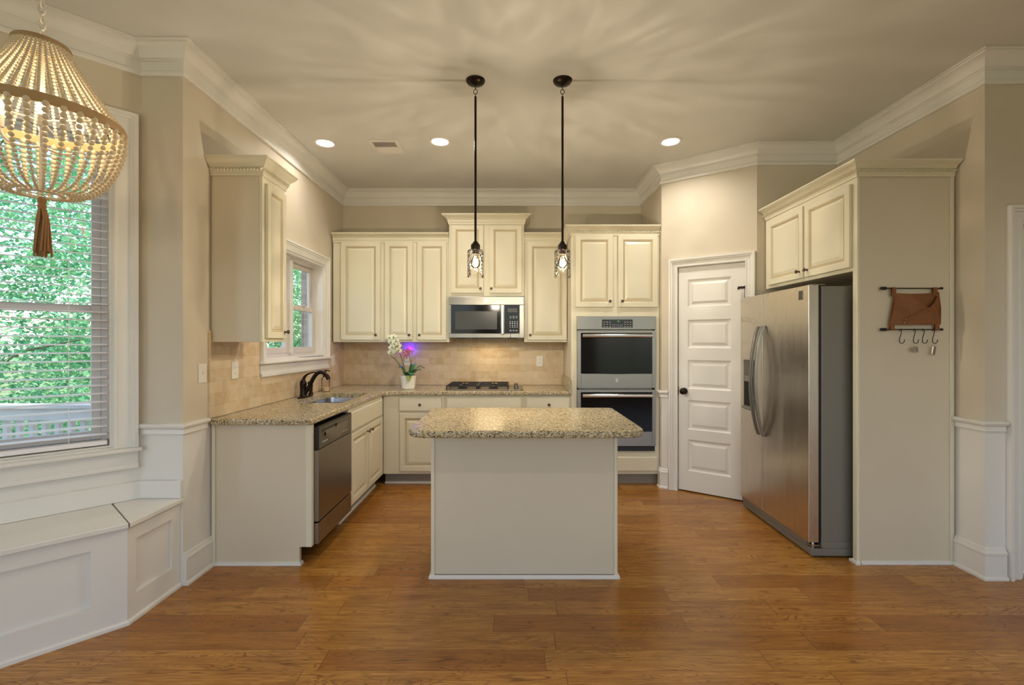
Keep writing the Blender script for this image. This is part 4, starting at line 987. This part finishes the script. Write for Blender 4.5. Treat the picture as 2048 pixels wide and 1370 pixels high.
def lay(curve, rfun):
    pts, rad = [], []; t = 0; L_ = 0; N_ = 400; prev = curve(0); nxt = 0
    for i in range(N_+1):
        c = curve(i/N_); L_ += (Vector(c)-Vector(prev)).length; prev = c
        if L_ >= nxt:
            r = rfun(i/N_); pts.append(c); rad.append(r); nxt = L_+r+rfun(min(1, i/N_+.02))
    return pts, rad
up = lay(lambda t: (RT+(RR-.006-RT)*(t**1.25*.75+t*.25)*1.0, 0, zt_-.012+(zr+.015-zt_+.012)*t), lambda t: .0066)
strand('upper_bead_strand', *up, 46)
def bowl(t):
    a = t*PI/2*.98; return (RBm+.012+(RR-.004-RBm-.012)*math.cos(a)**.80, 0, zr-.018+(zb-zr+.020)*math.sin(a)**1.25)
lo = lay(bowl, lambda t: .0118-.0065*min(1, t*1.1)); strand('lower_bead_strand', *lo, 34)
ts = MB().lathe([(.0, .035), (.008, .034), (.014, .024), (.013, .012), (.011, .006), (.014, .0), (.012, -.012), (.0, -.013)], (0, 0, 0), 16)
tsl = ts.build('tassel', 'jutedark', cz, (0, 0, zb-.045), smooth=50)
m = MB()
for i in range(34):
    a = random.random()*2*PI; r = math.sqrt(random.random()); l_ = .19+random.uniform(-.012, .012)
    m.tube([(r*.010*math.cos(a), r*.010*math.sin(a), -.01), (r*.021*math.cos(a+.2), r*.021*math.sin(a+.2), -.05), (r*.025*math.cos(a), r*.025*math.sin(a), -.11), (r*.030*math.cos(a-.15), r*.030*math.sin(a-.15), -l_)], .0034, 5)
m.build('tassel_strings', 'jutedark', tsl, smooth=60)
for k in range(4):
    a = PI/4+PI/2*k; x, y = .11*math.cos(a), .11*math.sin(a)
    MB().tube(bez([(0, 0, zr-.10), (x*.6, y*.6, zr-.13), (x, y, zr-.11), (x, y, zr-.06)], 8), .005, 8).lathe([(.009, zr-.06), (.011, zr-.058), (.011, zr-.015), (0, zr-.014)], (x, y, 0), 12).build('candle_arm', 'chain', cz, smooth=50)
    MB().lathe([(.007, zr-.0135), (.013, zr+.004), (.0135, zr+.015), (.008, zr+.035), (0, zr+.048)], (x, y, 0), 14).build('bulb', 'candle', cz, smooth=60)
    lamp('chandelier_glow', 'POINT', (x*1.0, y*1.0, zr+.065), LIGHT['chandelier'], (1, .84, .60), .012, parent=cz)

# ---------------------------------------------------------------- window bench
bn = thing('window_bench', 'white built-in bench with recessed panels under the bay window', 'bench', (0, 0, 0))
BP = [(-3.18, -.4), (-3.18, .97), (-1.89, 2.26), (-1.89, 2.618)]
SEATZ0, SEATZ1 = .478, .503
for (P, Q), cells in zip(zip(BP, BP[1:]), ([(.05, 1.25)], [(.12, .86), (1.0, 1.69)], [(.055, .30)])):
    ang = math.atan2(Q[1]-P[1], Q[0]-P[0]); ln = math.dist(P, Q)
    m = MB(); zs_ = [(0, .130), (.402, SEATZ0-.001)]
    for a, b in zs_: m.box(0, ln, .0, .020, a, b)
    xs_ = [0]+[v for c in cells for v in c]+[ln]
    for a, b in zip(xs_[::2], xs_[1::2]): m.box(a, b, .0, .020, .130, .402)
    m.build('front_frame', 'trim', bn, (P[0], P[1], 0), (0, 0, ang))
    m = MB()
    for a, b in cells: m.box(a-.01, b+.01, .0175, .0199, .12, .41)
    m.build('recessed_panel', 'trim', bn, (P[0], P[1], 0), (0, 0, ang))
MB().sweep(BP, [(0, 0), (.014, 0), (.013, .014), (.004, .021), (0, .021)]).build('shoe_moulding', 'trim', bn)
ov_ = .022; dg = math.sqrt(.5)
def wl(s, off=0): return (J[0]+dg*s+dg*off, J[1]+dg*s-dg*off)     # point on the bay wall, off into the room
f1 = (BP[2][0]+ov_, BP[2][1]-ov_*.414); f0 = (BP[3][0]+ov_, BP[3][1])
gapd = Vector((-dg, -dg))*.006
bk = (-2.19+.0, 2.525)
seat = MB().prism([f1, (f0[0], 2.615), (-2.10, 2.615), wl(LB-.03, .004), bk], SEATZ0, SEATZ1).build('seat', 'trim', bn, bevel=.004)
q1 = (f1[0]+gapd.x, f1[1]+gapd.y); q2 = (bk[0]+gapd.x, bk[1]+gapd.y)
f2 = (BP[1][0]+ov_, BP[1][1]-ov_*.414)
MB().prism([q1, q2, wl(.12, .022), (f2[0]-.0, f2[1])], SEATZ0, SEATZ1).build('seat_lid', 'trim', bn, bevel=.004)
MB().prism([(f2[0], f2[1]-.006), wl(.12, .022), (-3.594, 1.1), (-3.594, -.4), (BP[0][0]+ov_, -.4)], SEATZ0, SEATZ1-.001).build('seat', 'trim', bn, bevel=.004)
MB().sweep([wl(.05), wl(LB), (-1.876, 2.62)], [(.001, SEATZ1+.001), (.018, SEATZ1+.001), (.018, .60), (.001, .605)]).build('back_band', 'trim', bn, bevel=.002)

# ---------------------------------------------------------------- outdoors
gr = struct(MB().box(-60, 60, -60, 80, -.75, -.70).build('ground', 'ground'), 'grassy ground outside the windows', 'ground')
struct(MB().box(-2.42, -2.03, 5.28, 5.9, -.7, 3.3).build('wall_brick', 'brick'), 'brick wall outside the sink window', 'wall')
struct(MB().box(-9, -2.2, 2.75, 4.4, -.22, -.16).build('deck', 'deckwood'), 'grey wooden deck outside the bay window', 'deck')
rl = thing('deck_railing', 'pale wooden deck railing with square balusters beyond the bay window', 'railing', (-5.4, 4.25, -.16))
MB().box(-3.2, 3.1, -.07, .07, .945, .975).build('top_rail', 'deckwood', rl); MB().box(-3.2, 3.1, -.02, .02, .83, .944).build('rail_board', 'deckwood', rl); MB().box(-3.2, 3.1, -.02, .02, .12, .21).build('bottom_rail', 'deckwood', rl)
b0 = None
for i in range(52):
    if b0 is None: o = MB().box(-.022, .022, .021, .062, .08, .944).build('baluster', 'deckwood', rl); b0 = o
    else: o = b0.copy(); COL.objects.link(o)
    o.location = (-3.15+.12*i, 0, 0)
for x in (-3.1, -.2, 2.95): MB().box(x-.045, x+.045, -.115, -.021, 0, 1.0).build('post', 'deckwood', rl)
def tree(x, y, hgt, rad, zlow, mat, label, nl=26000, lf=.088):
    r = thing('tree', label, 'tree', (x, y, -.70), 0, 'trees outside the windows')
    m = MB(); m.tube([(0, 0, 0), (.05, .02, hgt*.3), (-.04, .05, hgt*.6), (0, 0, hgt*.9)], [.07, .055, .04, .015], 10)
    for k in range(7):
        a = k*2.4; z = hgt*(.25+.08*k); m.tube([(0, 0, z), (rad*.4*math.cos(a), rad*.4*math.sin(a), z+.35), (rad*.8*math.cos(a), rad*.8*math.sin(a), z+.5)], [.025, .018, .008], 6)
    m.build('trunk', 'bark', r, smooth=60)
    vs, fs = [], []
    cl = []
    for i in range(230):
        a = random.random()*2*PI; q = math.sqrt(random.random()); t = random.random(); z = zlow+(hgt-zlow)*t; pr = rad*(.55+.45*math.sin(PI*min(1, t*.8+.2)))
        cl.append(Vector((q*pr*math.cos(a), q*pr*math.sin(a), z)))
    for i in range(nl):
        c = random.choice(cl)+Vector((random.gauss(0, .23), random.gauss(0, .23), random.gauss(0, .20)))
        d = Vector((random.uniform(-1, 1), random.uniform(-1, 1), random.uniform(-.9, .1))).normalized(); s = d.cross(Vector((random.uniform(-.4, .4), random.uniform(-.4, .4), 1))).normalized(); up = s.cross(d)
        l_ = lf*random.uniform(.6, 1.2); k = len(vs)
        vs += [tuple(c-d*l_*.5), tuple(c-s*l_*.38+up*l_*.12), tuple(c+d*l_*.5), tuple(c+s*l_*.38+up*l_*.12)]
        fs += [(k, k+1, k+2), (k, k+2, k+3)]
    me = bpy.data.meshes.new('foliage'); me.from_pydata(vs, [], fs); me.materials.append(M[mat]); o = bpy.data.objects.new('foliage', me); COL.objects.link(o); o.parent = r
    return r
TREES = [(-7.9, 6.8, 6.5, 1.9, .3, 'fol1', 'bright leafy tree straight out of the bay window, nearest the deck railing'),
         (-9.3, 11.2, 9.5, 2.1, .3, 'fol2', 'tall blue-green tree behind the bright tree in the bay window view'),
         (-4.5, 9.0, 7.0, 1.35, .3, 'fol1', 'leafy tree filling the panes of the sink window'),
         (-6.2, 15.2, 11.0, 1.9, .3, 'fol2', 'tall tree behind the leaves in the sink window')]
for t in TREES: tree(*t[:6], t[6])
